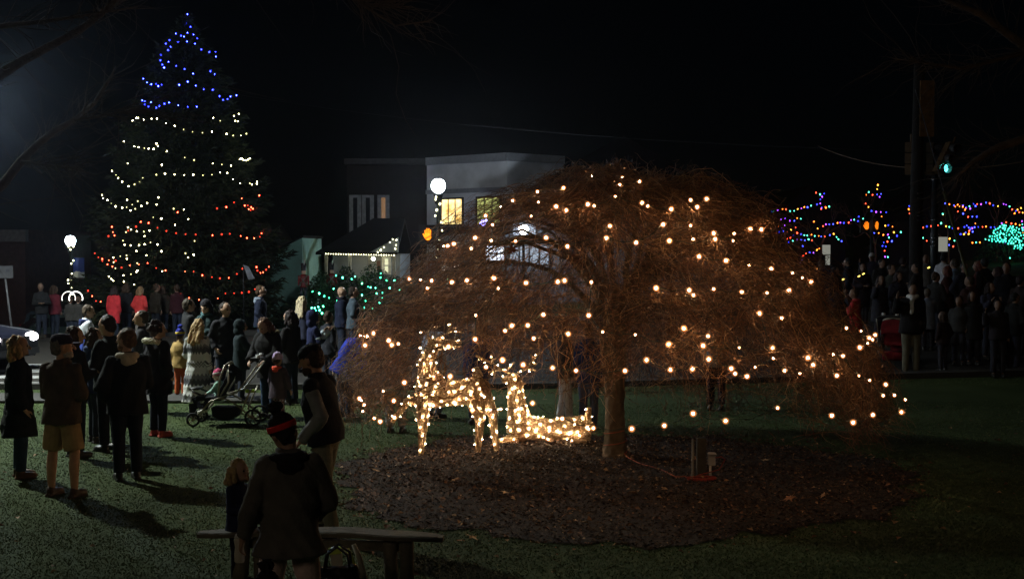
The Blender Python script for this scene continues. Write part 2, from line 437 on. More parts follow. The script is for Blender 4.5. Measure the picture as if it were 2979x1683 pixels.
    if vest or sleeve:
        for i in (0, 1):
            mb = MB(); ww = el[i].lerp(wr[i], .95); g = .004 if not vest else -.004
            if vest: mb.caps(sh[i], el[i], .060+g+t*.4, .054+t*.3, 12); f0 = el[i]
            mb.tube([el[i].lerp(sh[i], 0 if vest else .35), el[i], el[i].lerp(ww, .5), ww], [.058+t*.6+g, .056+t*.6+g, .051+t*.5+g, .046+t*.4+g], 12)
            mb.xf(U); mb.xf(Sc); link('sleeve', fuse(mb, 'sleeve', cv*s, 1, .010, 14, seed+i), cloth(sleeve, name='sleeve_cloth'), root)
    # --- hood lying on the shoulders, fur trim, scarf
    if hood:
        mb = MB()
        for k2 in range(10):
            a = math.pi*(k2/9)*1.1-.05*math.pi; a2 = a+math.pi
            mb.ell((.092*math.cos(a2), -.035+.080*math.sin(a2), 1.455+.008*math.sin(a)), (.044, .044, .036))
        mb.ell((0, -.115, 1.40), (.095, .045, .075))
        mb.xf(U); mb.xf(Sc); link('hood', fuse(mb, 'hood', cv*s, 1, .014, 18, seed), cloth(hood, name='hood_cloth'), root)
    if fur:
        mb = MB()
        for k2 in range(16):
            a = 2*math.pi*k2/16
            mb.ell((.135*math.cos(a), -.08+.11*math.sin(a), 1.455-.03*math.sin(a)), (.044, .044, .040))
        mb.xf(U); mb.xf(Sc); me = fuse(mb, 'fur_trim', .012*s, 1, .03, 60, seed)
        link('fur_trim', me, cloth(fur, name='fur', scale=60, var=.4), root)
    if scarf:
        mb = MB()
        for k2 in range(14):
            a = 2*math.pi*k2/14
            mb.ell((.080*math.cos(a), .0+.085*math.sin(a), 1.49+.012*math.sin(3*a)), (.045, .045, .045))
        mb.caps((.03, .13, 1.44), (.04, .14, 1.22), .045, .05)
        mb.xf(U); mb.xf(Sc); link('scarf', fuse(mb, 'scarf', cv*s, 1, .02, 20, seed), cloth(scarf, name='scarf_cloth'), root)
    # --- hair, local to the head
    HS = Sc @ Hm
    if hair and hair != 'bald':
        mb = MB(); fb = .016
        mb.ell((0, -.018, .150), (.083, .096, .103), None, 18, 12)
        mb.ell((0, -.045, .112), (.078, .066, .078 if hair == 'short' else .09), None, 14, 10)
        if hair == 'long':
            for dx in (-.045, 0, .045): mb.caps((dx*1.1, -.055, .13), (dx*1.7, -.105, -.16-.03*(dx == 0)), .055, .040)
            for sd in (-1, 1): mb.caps((sd*.070, -.01, .14), (sd*.100, -.02, -.12), .026, .022)
            fb = .03
        if hair == 'bob':
            for dx in (-.05, 0, .05): mb.caps((dx*1.1, -.05, .13), (dx*1.5, -.07, -.005), .055, .045)
            for sd in (-1, 1): mb.caps((sd*.070, .0, .15), (sd*.085, .02, .02), .028, .030)
            fb = .03
        if hair == 'curly':
            for q in range(26):
                a = random.uniform(0, 6.28); e = random.uniform(-.5, 1.4)
                mb.ell((.085*math.cos(a)*math.cos(e), -.03+.09*math.sin(a)*math.cos(e), .14+.10*math.sin(e)), .030)
        mb.xf(HS); link('hair', fuse(mb, 'hair', (.009 if near else .02)*s, 1, fb, 45, seed, 1.4), cloth(haircol, .6, .45, .5, name='hair', scale=35), root)
    if beard:
        mb = MB(); mb.ell((0, .040, .048), (.063, .066, .055), None, 14, 10); mb.ell((0, .075, .036), (.036, .036, .036))
        mb.xf(HS); link('beard', fuse(mb, 'beard', .01*s, 1, .012, 60, seed), cloth(beard, .8, .3, .4, name='beard', scale=50), root)
    if hat:
        mb = MB(); hm1 = cloth(hatcol, name='hat_cloth', scale=30)
        if hat == 'cap':
            mb.rings([(0, .0, .150, .084, .106), (0, .0, .19, .086, .106), (0, -.004, .225, .074, .092), (0, -.008, .245, .045, .06), (0, -.01, .252, .01, .012)], 20, p=2)
            mb.xf(HS); ho = link('cap', mb.mesh('cap'), hm1, root)
            m2 = MB(); m2.rings([(0, .125, .148, .068, .062), (0, .125, .156, .068, .062)], 18, p=2.4); m2.xf(HS); link('visor', m2.mesh('visor'), hm1, ho)
        else:
            top_ = .275 if hat != 'tall' else .31
            mb.rings([(0, -.012, .125, .089, .112), (0, -.012, .19, .092, .112), (0, -.018, .235, .075, .09), (0, -.02, top_-.01, .04, .05), (0, -.02, top_, .01, .01)], 20, p=2)
            mb.xf(HS); ho = link('knit_hat', fuse(mb, 'knit_hat', .009*s, 1, .008, 60, seed), hm1, root)
            if hat2:
                m2 = MB(); m2.rings([(0, -.012, .150, .096, .119), (0, -.012, .156, .098, .121), (0, -.014, .186, .098, .121), (0, -.014, .192, .095, .118)], 24, p=2)
                m2.xf(HS); link('hat_stripe', m2.mesh('hat_stripe'), cloth(hat2, name='hat_stripe', scale=30), ho)
            if hat in ('pom', 'tall'):
                m2 = MB(); m2.ell((0, -.02, top_+.03), (.048, .048, .044), None, 14, 10); m2.xf(HS)
                link('pompom', fuse(m2, 'pompom', .008*s, 0, .03, 70, seed), hm1, ho)
    if hat is None and hair is None:           # hood pulled up
        mb = MB()
        mb.ell((0, -.030, .135), (.105, .118, .135), None, 18, 12); mb.ell((0, -.05, .03), (.11, .10, .10))
        for q in range(9):
            a = math.pi*(-.15+1.3*q/8); mb.ell((.088*math.cos(a), .058, .12+.105*math.sin(a)), .022)
        mb.xf(HS); link('raised_hood', fuse(mb, 'raised_hood', cv*s, 1, .014, 20, seed), jm if hood is None else cloth(hood), root)
    if glasses:
        mb = MB()
        for sd in (-1, 1):
            mb.tube([(sd*.033+.024*math.cos(a), .114, .127+.019*math.sin(a)) for a in np.linspace(0, 6.2832, 13)], .003, 5)
            mb.tube([(sd*.057, .113, .13), (sd*.080, .02, .132)], .003, 5)
        mb.tube([(-.009, .116, .13), (.009, .116, .13)], .003, 5)
        mb.xf(HS); link('glasses', mb.mesh('glasses'), mat('frames', (.01, .01, .01), .3), root)
    root['_'] = 0; del root['_']
    root_w = lambda v: root.matrix_basis @ (Sc @ U @ Vector(v))
    return root, dict(hl=root_w(wr[0]), hr=root_w(wr[1]), s=s, pos=p, HS=HS, W=root_w)
# ------------------------------------------------------------------ ground
def grid_mesh(name, xs, ys, off, fn=None):
    X, Y = np.meshgrid(xs, ys); Z = terr(X, Y)+off
    V = np.stack([X, Y, Z], -1).reshape(-1, 3); nx = len(xs); ny = len(ys)
    i = np.arange(nx*ny).reshape(ny, nx)
    Q = np.stack([i[:-1, :-1], i[:-1, 1:], i[1:, 1:], i[1:, :-1]], -1).reshape(-1, 4)
    return npmesh(name, V, Q)
def grass_mat():
    m = bpy.data.materials.new('grass_ground'); t, b = nodes(m); b.inputs['Roughness'].default_value = .95; b.inputs['Specular IOR Level'].default_value = .1
    tc = t.nodes.new('ShaderNodeTexCoord'); n1 = t.nodes.new('ShaderNodeTexNoise'); n1.inputs['Scale'].default_value = .45; n1.inputs['Detail'].default_value = 8; n1.inputs['Roughness'].default_value = .55
    r = t.nodes.new('ShaderNodeValToRGB'); e = r.color_ramp.elements
    e[0].position = .32; e[0].color = (.020, .032, .011, 1); e[1].position = .68; e[1].color = (.060, .084, .032, 1)
    n2 = t.nodes.new('ShaderNodeTexNoise'); n2.inputs['Scale'].default_value = 60; n2.inputs['Detail'].default_value = 4
    bp = t.nodes.new('ShaderNodeBump'); bp.inputs['Distance'].default_value = .01; bp.inputs['Strength'].default_value = .35
    t.links.new(tc.outputs['Object'], n1.inputs[0]); t.links.new(n1.outputs[0], r.inputs[0]); t.links.new(r.outputs[0], b.inputs['Base Color'])
    t.links.new(tc.outputs['Object'], n2.inputs[0]); t.links.new(n2.outputs[0], bp.inputs['Height']); t.links.new(bp.outputs[0], b.inputs['Normal'])
    return m
gx = np.concatenate([np.linspace(-400, -60, 8), np.linspace(-50, 50, 81), np.linspace(60, 400, 8)])
gy = np.concatenate([np.linspace(-40, 0, 4), np.linspace(2, 80, 100), np.linspace(90, 500, 12)])
struct('ground', grid_mesh('ground', gx, gy, 0), grass_mat(), True)
asph = mat('asphalt', (.013, .011, .009), .9, .3, 3, .4, 120)
conc = mat('concrete', (.036, .034, .031), .9, .2, 2, .3, 60)
paint = mat('road_paint', (.22, .22, .22), .8, .25, 5)
xs = np.linspace(-60, 60, 121)
struct('road', grid_mesh('road', xs, np.linspace(24.7, 41, 24), .006), asph)
def slab(name, x0, x1, y0, y1, h, m, n=60):
    xs = np.linspace(x0, x1, n); V = []; Fc = []
    for i, x in enumerate(xs):
        for yy in (y0, y1):
            z = tz(x, yy); V += [(x, yy, z-.05), (x, yy, z+h)]
    for i in range(n-1):
        a = i*4; b = a+4
        Fc += [(a, b, b+1, a+1), (a+1, b+1, b+3, a+3), (a+3, b+3, b+2, a+2)]
    Fc += [(0, 1, 3, 2), (n*4-4, n*4-2, n*4-1, n*4-3)]
    return struct(name, mkmesh(name, V, Fc), m)
slab('sidewalk', -40, -4.3, 22.3, 23.5, .05, conc)
slab('sidewalk', -60, 60, 42.2, 44.2, .13, conc)
slab('kerb', -60, 60, 24.45, 24.7, .11, conc, 90)
slab('kerb', -60, 60, 41.0, 41.2, .13, conc, 90)
for yy in (25.2, 26.5, 27.8, 29.2):
    struct('crosswalk_stripe', grid_mesh('crosswalk_stripe', np.linspace(-13, -8.3, 8), np.array([yy, yy+.55]), .011), paint)
# mulch bed
MCc = (1.25, 15.2)
mv = [(MCc[0], MCc[1], .012)]; NM = 120
def mr_(a): return 3.36+.13*math.sin(3*a+1)+.10*math.sin(7*a)+.09*math.sin(17*a+2)+.07*math.sin(31*a)+.06*math.sin(47*a+1)
for k in range(1, 13):
    for j in range(NM):
        a = 2*math.pi*j/NM; r = mr_(a)*k/12*1.02
        mv.append((MCc[0]+r*math.cos(a), MCc[1]+r*math.sin(a), .012+.05*(1-(k/12)**2)))
mf = [(0, 1+j, 1+(j+1) % NM) for j in range(NM)]+[(1+i*NM+j, 1+(i+1)*NM+j, 1+(i+1)*NM+(j+1) % NM, 1+i*NM+(j+1) % NM) for i in range(11) for j in range(NM)]
bed = struct('mulch_bed', mkmesh('mulch_bed', mv, mf), mat('mulch', (.022, .013, .008), .95, .6, 14, 1.0, 50), True)

def chips(name, n, pos, size, mats, aspect=(1, .45), curl=.25, tilt=.5):
    """loose flakes: bent little quads with thickness given by a fold"""
    c = pos; yaw = rng.random(n)*6.28; L = size[0]+(size[1]-size[0])*rng.random(n)**2; Wd = L*(aspect[1]*(.6+.8*rng.random(n)))
    u = np.stack([np.cos(yaw), np.sin(yaw), rng.normal(0, tilt, n)*.6], -1); u /= np.linalg.norm(u, axis=1, keepdims=True)
    w = np.stack([-np.sin(yaw), np.cos(yaw), rng.normal(0, tilt, n)], -1); w /= np.linalg.norm(w, axis=1, keepdims=True)
    up = np.cross(u, w)
    a = c-u*L[:, None]/2; b = c+w*Wd[:, None]/2+up*(L*curl)[:, None]; d = c+u*L[:, None]/2; e = c-w*Wd[:, None]/2+up*(L*curl*.7)[:, None]
    V = np.stack([a, b, d, e], 1).reshape(-1, 3); i = np.arange(n*4).reshape(n, 4)
    T = np.concatenate([i[:, [0, 3, 2]], i[:, [0, 2, 1]]])
    mi = rng.integers(0, len(mats), n); me = npmesh(name, V, T, np.concatenate([mi, mi])); return me
def bedpts(n, rmax=1.0):
    a = rng.random(n)*6.2832; r = np.sqrt(rng.random(n))*rmax
    rr = np.array([mr_(t) for t in a])*r
    return np.stack([MCc[0]+rr*np.cos(a), MCc[1]+rr*np.sin(a), .025+.05*(1-r**2)], -1)
mm = [mat('bark_chip', c, .9, .3, 20) for c in ((.050, .028, .016), (.024, .015, .009), (.075, .042, .023), (.13, .075, .040), (.036, .024, .016))]
tag(link('mulch_chips', chips('mulch_chips', 42000, bedpts(42000, 1.04), (.012, .055), mm, curl=.2), mm, None, smooth=False), 'dark bark mulch chips covering the bed under the weeping tree', 'mulch', kind='stuff')
lm = [mat('dead_leaf', c, .75, .35, 25) for c in ((.20, .10, .045), (.13, .06, .03), (.30, .18, .09), (.09, .045, .025))]
n = 1900; lp = bedpts(n, 1.12); lp[:, 2] += .02
n2 = 900; ex = np.stack([rng.uniform(-8, 8, n2), rng.uniform(8, 24, n2), np.full(n2, .035)], -1)
tag(link('fallen_leaves', chips('fallen_leaves', n+n2, np.concatenate([lp, ex]), (.025, .085), lm, (1, .7), .3, .3), lm, None, smooth=False), 'small dry brown leaves scattered over mulch and grass', 'leaves', kind='stuff')
# big maple leaves one can count
def maple():
    mb = MB(); pts = []
    for k, r in enumerate((1, .42, .85, .38, .78, .40, .5, .12, .5, .40, .78, .38, .85, .42)):
        a = math.pi/2+2*math.pi*k/14; pts.append((r*math.cos(a), r*math.sin(a), .18*r*math.sin(k*1.9)))
    V = [(0, 0, .08)]+pts; n = len(pts)
    V2 = V+[(x, y, z-.015) for x, y, z in V]
    Fc = [(0, 1+i, 1+(i+1) % n) for i in range(n)]+[(n+1, n+2+(i+1) % n, n+2+i) for i in range(n)]
    Fc += [(1+i, n+2+i, n+2+(i+1) % n, 1+(i+1) % n) for i in range(n)]
    mb.add(V2, Fc); mb.tube([(0, -.1, .05), (.03, -.6, .0), (.08, -.95, .05)], .02, 4); return mb.mesh('maple_leaf')
mlf = maple(); mlf2 = mlf.copy(); mlf3 = mlf.copy(); mlf.materials.append(mat('tan_leaf', (.36, .22, .11), .75, .3, 3)); mlf2.materials.append(mat('pale_leaf', (.45, .31, .17), .75, .3, 3)); mlf3.materials.append(mat('rusty_leaf', (.28, .13, .06), .75, .3, 3))
for k, (x, y, w, t) in enumerate(((1568, 1470, .10, 'pointed'), (1372, 1582, .10, 'curled'), (2298, 1476, .10, 'pale'), (1845, 1458, .075, 'small'), (1322, 1421, .075, 'small'), (1122, 1481, .06, 'yellow'), (1095, 1393, .09, 'broad'), (2225, 1362, .07, 'small'), (1640, 1533, .05, 'round'), (2040, 1258, .08, 'reddish'), (1700, 1545, .06, 'orange'), (1340, 1590, .06, 'orange'), (2395, 1470, .06, 'pale'), (1470, 1458, .08, 'broad'), (1930, 1262, .07, 'pale'))):
    g = G(x, y); o = bpy.data.objects.new('maple_leaf', (mlf, mlf2, mlf3)[k % 3]); COL.objects.link(o); o.location = (g.x, g.y, .09 if math.hypot(g.x-MCc[0], g.y-MCc[1]) < 3.2 else .05)
    o.scale = (w, w, w); o.rotation_euler = (random.uniform(-.5, .5), random.uniform(-.5, .5), random.uniform(0, 6)) if k else (R(-38), 0, .3)
    nm = ('largest star-shaped dry leaf near the middle of the mulch', 'curled dry leaf at the front edge of the mulch', 'pale dry leaf on bare mulch right of the outlet post', 'small dry leaf right of centre on the mulch in front of the trunk', 'small ochre leaf on the mulch below the deer legs', 'yellow leaf on mulch beside the man in the vest', 'broad leaf lying beside the vest man at the bed edge', 'small leaf in shade right of the outlet post', 'round tan leaf low in the middle of the mulch', 'reddish leaf on the far rim of the bed behind the post', 'orange leaf on the lower mulch, right of the round one', 'orange leaf touching the curled one at the front edge', 'pale speck of a leaf at the right end of the mulch', 'broad ochre leaf left of the star-shaped one', 'pale leaf standing up on the far rim right of the trunk')[k]
    tag(o, nm, 'leaf', 'large dry maple leaves on the mulch')
# grass blades
def blades(n, x0, x1, y0, y1, h0, h1, seed):
    g = np.random.default_rng(seed); y = y0+(y1-y0)*g.random(n)**1.3; x = (x0+(x1-x0)*g.random(n))
    x = x*np.clip(y/ y1, .25, 1)
    keep = (((x-MCc[0])**2+(y-MCc[1])**2) > (3.22+.12*g.random(len(x)))**2) & ((y < 22.2) | (y > 23.55)) & (y < 24.4); x = x[keep]; y = y[keep]; n = len(x)
    z = terr(x, y); h = h0+(h1-h0)*g.random(n); a = g.random(n)*6.28; w = .0022+.002*g.random(n)+.00016*y
    lx, ly = g.normal(0, .8, n)*h, g.normal(0, .8, n)*h
    p0 = np.stack([x-np.cos(a)*w, y-np.sin(a)*w, z], -1); p1 = np.stack([x+np.cos(a)*w, y+np.sin(a)*w, z], -1)
    m = np.stack([x+lx*.4, y+ly*.4, z+h*.6], -1); t_ = np.stack([x+lx, y+ly, z+h], -1)
    k = np.stack([np.cos(a)*w*.7, np.sin(a)*w*.7, 0*w], -1)
    V = np.stack([p0, p1, m+k, m-k, t_], 1).reshape(-1, 3); i = np.arange(n*5).reshape(n, 5)
    T = np.concatenate([i[:, [0, 1, 2]], i[:, [0, 2, 3]], i[:, [3, 2, 4]]]); mi = g.integers(0, 3, n)
    return npmesh('grass', V, T, np.concatenate([mi]*3))
gm = [mat('grass_blade', c, .8, .3, 8) for c in ((.042, .072, .018), (.066, .100, .030), (.10, .115, .05))]
tag(link('grass', blades(330000, -11, 11, 7, 24.4, .005, .017, 3), gm, None, smooth=False), 'short dark lawn grass around the mulch bed', 'grass', kind='stuff')

# ------------------------------------------------------------------ weeping tree
TC = np.array([P(1790, 1340, 16.36).x, 16.36]); TX, TY = TC
dbark = mat('dark_bark', (.06, .045, .035), .95, .35, 10, .8, 25)
bark = mat('bark', (.12, .09, .058), .95, .35, 10, .8, 25)
twigm = [mat('twig_bark', c, .6, .3, 3, 0, spec=.4) for c in ((.16, .066, .028), (.22, .10, .04), (.06, .036, .022), (.09, .050, .024), (.36, .20, .09))]
wt = empty('weeping_tree', (TX, TY, 0), 0, 'umbrella shaped weeping tree with bare drooping twigs on the mulch bed', 'tree')
mb = MB()
mb.tube([(0, 0, -.05), (0, 0, .08), (-.005, 0, .3), (-.01, .01, .8), (-.02, 0, 1.15), (-.03, .0, 1.45), (-.06, .0, 1.75)], [.20, .155, .135, .128, .14, .17, .12], 18)
for a in (.5, 2.2, 3.9, 5.3): mb.tube([(0, 0, .12), (.12*math.cos(a), .12*math.sin(a), .05), (.27*math.cos(a), .27*math.sin(a), -.03)], [.07, .06, .02], 8)
me = fuse(mb, 'trunk', .022, 1, .03, 26, 3, 1.4); link('trunk', me, bark, wt)
PR = arr([(0, 3.62), (.5, 3.60), (1.0, 3.52), (1.4, 3.36), (1.75, 3.15), (2.1, 2.88), (2.40, 2.55), (2.70, 2.22), (2.96, 1.95), (3.20, 1.6), (3.38, 1.2), (3.49, .8), (3.55, .4)])
seg = np.concatenate([[0], np.cumsum(np.linalg.norm(np.diff(PR, axis=0), axis=1))]); SL = seg[-1]
def prof(s): return np.interp(s, seg, PR[:, 0]), np.interp(s, seg, PR[:, 1])
def rough(a, s): return .13*np.sin(3*a+1.3+s)+.09*np.sin(7*a-.8*s)+.07*np.sin(13*a+2*s)+.05*np.sin(5*s+a)
def dome(s, a, off):
    r, z = prof(s); r0 = r+rough(a, s)*np.clip(s/1.5, 0, 1)-off; zz = z+rough(a*1.3, s*1.2)*.8-off*.45
    r0 = np.maximum(r0, .02); return np.stack([r0*np.cos(a), r0*np.sin(a), zz], -1)
def hem_len(a):     # how low the curtain of twigs reaches, per azimuth (front is shorter than the sides)
    f = np.clip(-np.sin(a), 0, 1)**1.5; lft = (np.cos(a) < 0)
    return np.where(lft, seg[-2]+.1, seg[-2]+.2)*(1-f)+f*(seg[-4]-.10)
hole = arr([(1400, 665), (1425, 790), (1640, 800), (1650, 700), (1560, 620), (1450, 625)])
deerw = arr([(1180, 960), (1360, 960), (1480, 1030), (1600, 1010), (1640, 1200), (1500, 1340), (1160, 1340)])
def inpoly(px, py, poly):
    c = np.zeros(px.shape, bool); j = len(poly)-1
    for i in range(len(poly)):
        xi, yi = poly[i]; xj, yj = poly[j]
        c ^= ((yi > py) != (yj > py)) & (px < (xj-xi)*(py-yi)/(yj-yi+1e-9)+xi); j = i
    return c
def crown(N, K, lmin, lmax, r0, r1, dep, wig, seed, thin=.8, smin=.0, tang=0):
    g = np.random.default_rng(seed)
    a0 = g.random(N)*6.2832; hl = hem_len(a0); u = g.random(N); s0 = smin+(hl*1.0-smin)*u**.72; L = lmin+(lmax-lmin)*g.random(N)
    s1 = np.minimum(s0+L, hl+.12+g.exponential(.10, N)); off = g.exponential(dep, N); off = np.minimum(off, 1.2); off1 = off*g.random(N)
    t = np.linspace(0, 1, K)[None]; s = s0[:, None]+(s1-s0)[:, None]*t
    if tang: s = s0[:, None]+(s1-s0)[:, None]*t*(1-tang*2*g.random(N)*(g.random(N) < .7))[:, None]
    s = np.clip(s, 0, SL)
    a = a0[:, None]+(g.normal(0, .22+tang*.22, N)/np.maximum(s0, .6))[:, None]*t
    pts = dome(s, a, off[:, None]*(1-t)+off1[:, None]*t)
    w = np.cumsum(g.normal(0, wig, (N, K, 3)), axis=1); w[:, :, 2] *= .6; pts = pts+w
    pts[:, :, 2] = np.maximum(pts[:, :, 2], .12)
    rad = (r0+(r1-r0)*g.random(N))[:, None]*(1-.65*t)
    m = pts[:, K//2]; X = m[:, 0]+TX; Y = m[:, 1]+TY; fx = CX+F*X/Y; fy = 718-F*(m[:, 2]-HC)/Y
    # natural thinning: clumps with gaps between them
    a_ = a0+.3*np.sin(s0*3); cl = np.sin(a_*9+2*np.sin(s0*4+seed))+np.sin(s0*7+3*np.sin(a_*5))+.6*np.sin(a_*23+s0*11)
    kill = (inpoly(fx, fy, hole) & (g.random(N) < thin)) | ((cl < -.12) & (g.random(N) < .86)) | (inpoly(fx, fy, deerw) & (g.random(N) < .72)); k = ~kill
    return strands_mesh('crown', pts[k], rad[k], 5)
link('twigs', crown(8600, 10, .35, 1.2, .0034, .0066, .24, .042, 1), twigm, wt)
link('twigs', crown(24000, 7, .14, .50, .0026, .0052, .26, .046, 2, .8, tang=1.0), twigm, wt)
# arching limbs and long loose tips
g = np.random.default_rng(4); pts = []; rads = []
for i in range(30):
    a = i/30*6.2832+g.normal(0, .1); sE = 1.2+3.0*g.random(); n_ = 12; t = np.linspace(0, 1, n_)
    e = dome(np.array([sE]), np.array([a]), np.array([.15]))[0]; p0 = np.array([0, 0, 1.55+.2*g.random()]); top = np.array([e[0]*.35, e[1]*.35, min(3.4, e[2]+.9)])
    q = (1-t)[:, None]**2*p0+2*((1-t)*t)[:, None]*top+(t**2)[:, None]*e
    q += np.cumsum(g.normal(0, .03, (n_, 3)), axis=0); pts.append(q); rads.append(.055*(1-t)+.006)
link('limb', strands_mesh('limbs', np.array(pts), np.array(rads)), bark, wt)
def hangers(N, seed):
    g = np.random.default_rng(seed); a = g.random(N)*6.2832; s = 2.4+g.random(N)*(SL-3.2); p = dome(s, a, .25+0*a); K = 9
    L = .25+g.exponential(.22, N); t = np.linspace(0, 1, K)[None, :, None]
    q = p[:, None, :]+np.concatenate([(p[:, :2]*.03)[:, None]*t, -(L[:, None, None])*t], -1)+np.cumsum(g.normal(0, .016, (N, K, 3)), axis=1)
    q[:, :, 2] = np.maximum(q[:, :, 2], .1); return strands_mesh('tips', q, (.0022+.001*g.random(N))[:, None]*np.linspace(1, .4, K)[None], 5)
link('twigs', hangers(620, 6), twigm, wt)
# few leaves still hanging
a = rng.random(420)*6.2832; s_ = rng.random(420)*SL*.9; lpz = dome(s_, a, -.02+.1*rng.random(420))
link('leaves', chips('leaves', 420, lpz, (.03, .085), lm, (1, .6), .35, .9), lm, wt, smooth=False)
q = P(1490, 728, 13.2)-Vector((TX, TY, 0)); o = bpy.data.objects.new('hanging_leaf', maple()); o.data.materials.append(mat('rust_leaf', (.35, .09, .03), .7, .3, 20)); COL.objects.link(o); o.parent = wt; o.location = q; o.scale = (.085,)*3; o.rotation_euler = (R(100), .3, 2.7)

# ------------------------------------------------------------------ bulbs on the weeping tree (read off the photograph, each set on the crown's surface)
A1 = [(1750,152),(1960,163),(1945,212),(2084,190),(1549,235),(1365,263),(1372,335),(1192,327),(1107,367),(1497,366),(1568,392),(1720,350),(1764,361),(1912,294),(2101,340),(2141,363),(2306,384),(1002,430),(1050,494),(1321,433),(1875,503),(2249,491),(927,586),(777,628),(707,644),(735,642),(899,660),(1040,605),(1211,610),(1426,585),(1576,646),(1850,587),(2059,619),(2294,607),(464,874),(543,881),(622,886),(764,897),(869,884),(1060,869),(592,940),(1090,941),(1285,902),(1508,894),(1556,886),(1744,897),(2200,938),(1407,1125),(1726,1130),(933,1130),(1582,1260),(1825,1245),(2053,1265),(2396,1221),(2287,1332),(2132,1443),(1138,1238),(1185,1203),(1297,1199),(928,1297),(1339,1292),(117,1274),(147,1273),(168,1276),(213,1255),(320,1306),(341,1338),(387,1329),(541,1358),(155,1340),(1120,1441),(740,1350)]
A2 = [(223,275),(263,318),(108,328),(223,428),(58,422),(95,520),(239,511),(362,475),(371,511),(485,477),(479,520),(584,448),(650,452),(320,268),(274,615),(436,640),(574,669),(710,689),(836,713),(896,742),(950,767),(15,805),(215,817),(240,847),(363,811),(531,829),(683,833),(815,817),(638,956),(772,985),(182,1047),(328,1093),(91,1142),(298,1151),(516,1163),(717,1165),(721,1228),(332,1232),(101,1296),(234,1291),(468,1288),(491,1319),(563,1336),(611,1281),(790,1301),(881,1319),(929,1225),(960,1267),(1083,1204),(1141,1213),(1162,1046),(1250,1063),(1343,1088),(1300,1104),(1320,1115),(1291,1137),(1243,1162),(1104,1331),(1237,1332),(1303,1360),(1399,1385)]
A3 = [(236,154),(275,492),(465,473),(633,403),(823,446),(1127,370),(1443,415),(1568,455),(1683,411),(1850,395),(1743,299),(1809,297),(1880,326)]
A4 = [(610,887),(738,667),(483,771),(195,860),(220,883),(252,936),(237,1013),(374,1098),(446,1137),(617,1088),(1290,593),(1568,515),(1722,482),(1921,399),(1900,987),(1560,998)]
A5 = [(1522,1059),(1607,1068),(1675,1076),(1549,1170),(1635,1215),(1725,1242)]
bl = [(1000+x/2.4244, 450+y/2.4244) for x, y in A1]+[(1900+x/2.0788, 450+y/2.0788) for x, y in A2]+[(1700+x/2.014, 1000+y/2.014) for x, y in A3]+[(1000+x/4.158, 950+y/4.158) for x, y in A4]+A5
def ondome(x, y):
    best = None
    for Y in np.arange(12.2, 16.4, .02):
        p = P(x, y, Y); r = math.hypot(p.x-TX, p.y-TY); z = p.z
        R_ = float(np.interp(-z, -PR[:, 1], PR[:, 0])) if z < 3.6 else .3
        if z < .4: R_ = 3.7
        if r <= R_+.06: return p-Vector((0, .05, 0))
    return P(x, y, 16.2)
bp = [ondome(x, y) for x, y in bl]
warm = bulbmat('lit_bulb', (190, 116, 62), (3.0, 1.1, .36))
bp.sort(key=lambda p: -p.z)
n3 = len(bp)//3
for k, (grp, nm) in enumerate(((bp[:n3], 'warm white round bulbs strung over the top of the weeping tree'), (bp[n3:2*n3], 'warm white round bulbs strung around the middle of the weeping tree'), (bp[2*n3:], 'warm white round bulbs hanging along the lower hem of the weeping tree'))):
    light_string('string_lights', grp, .0155, warm, nm, 'light strings on the weeping tree', 'ball', wr=.005, loose=1.1, sag=.10, glow=(.80, .27, .08), gr=2.5)

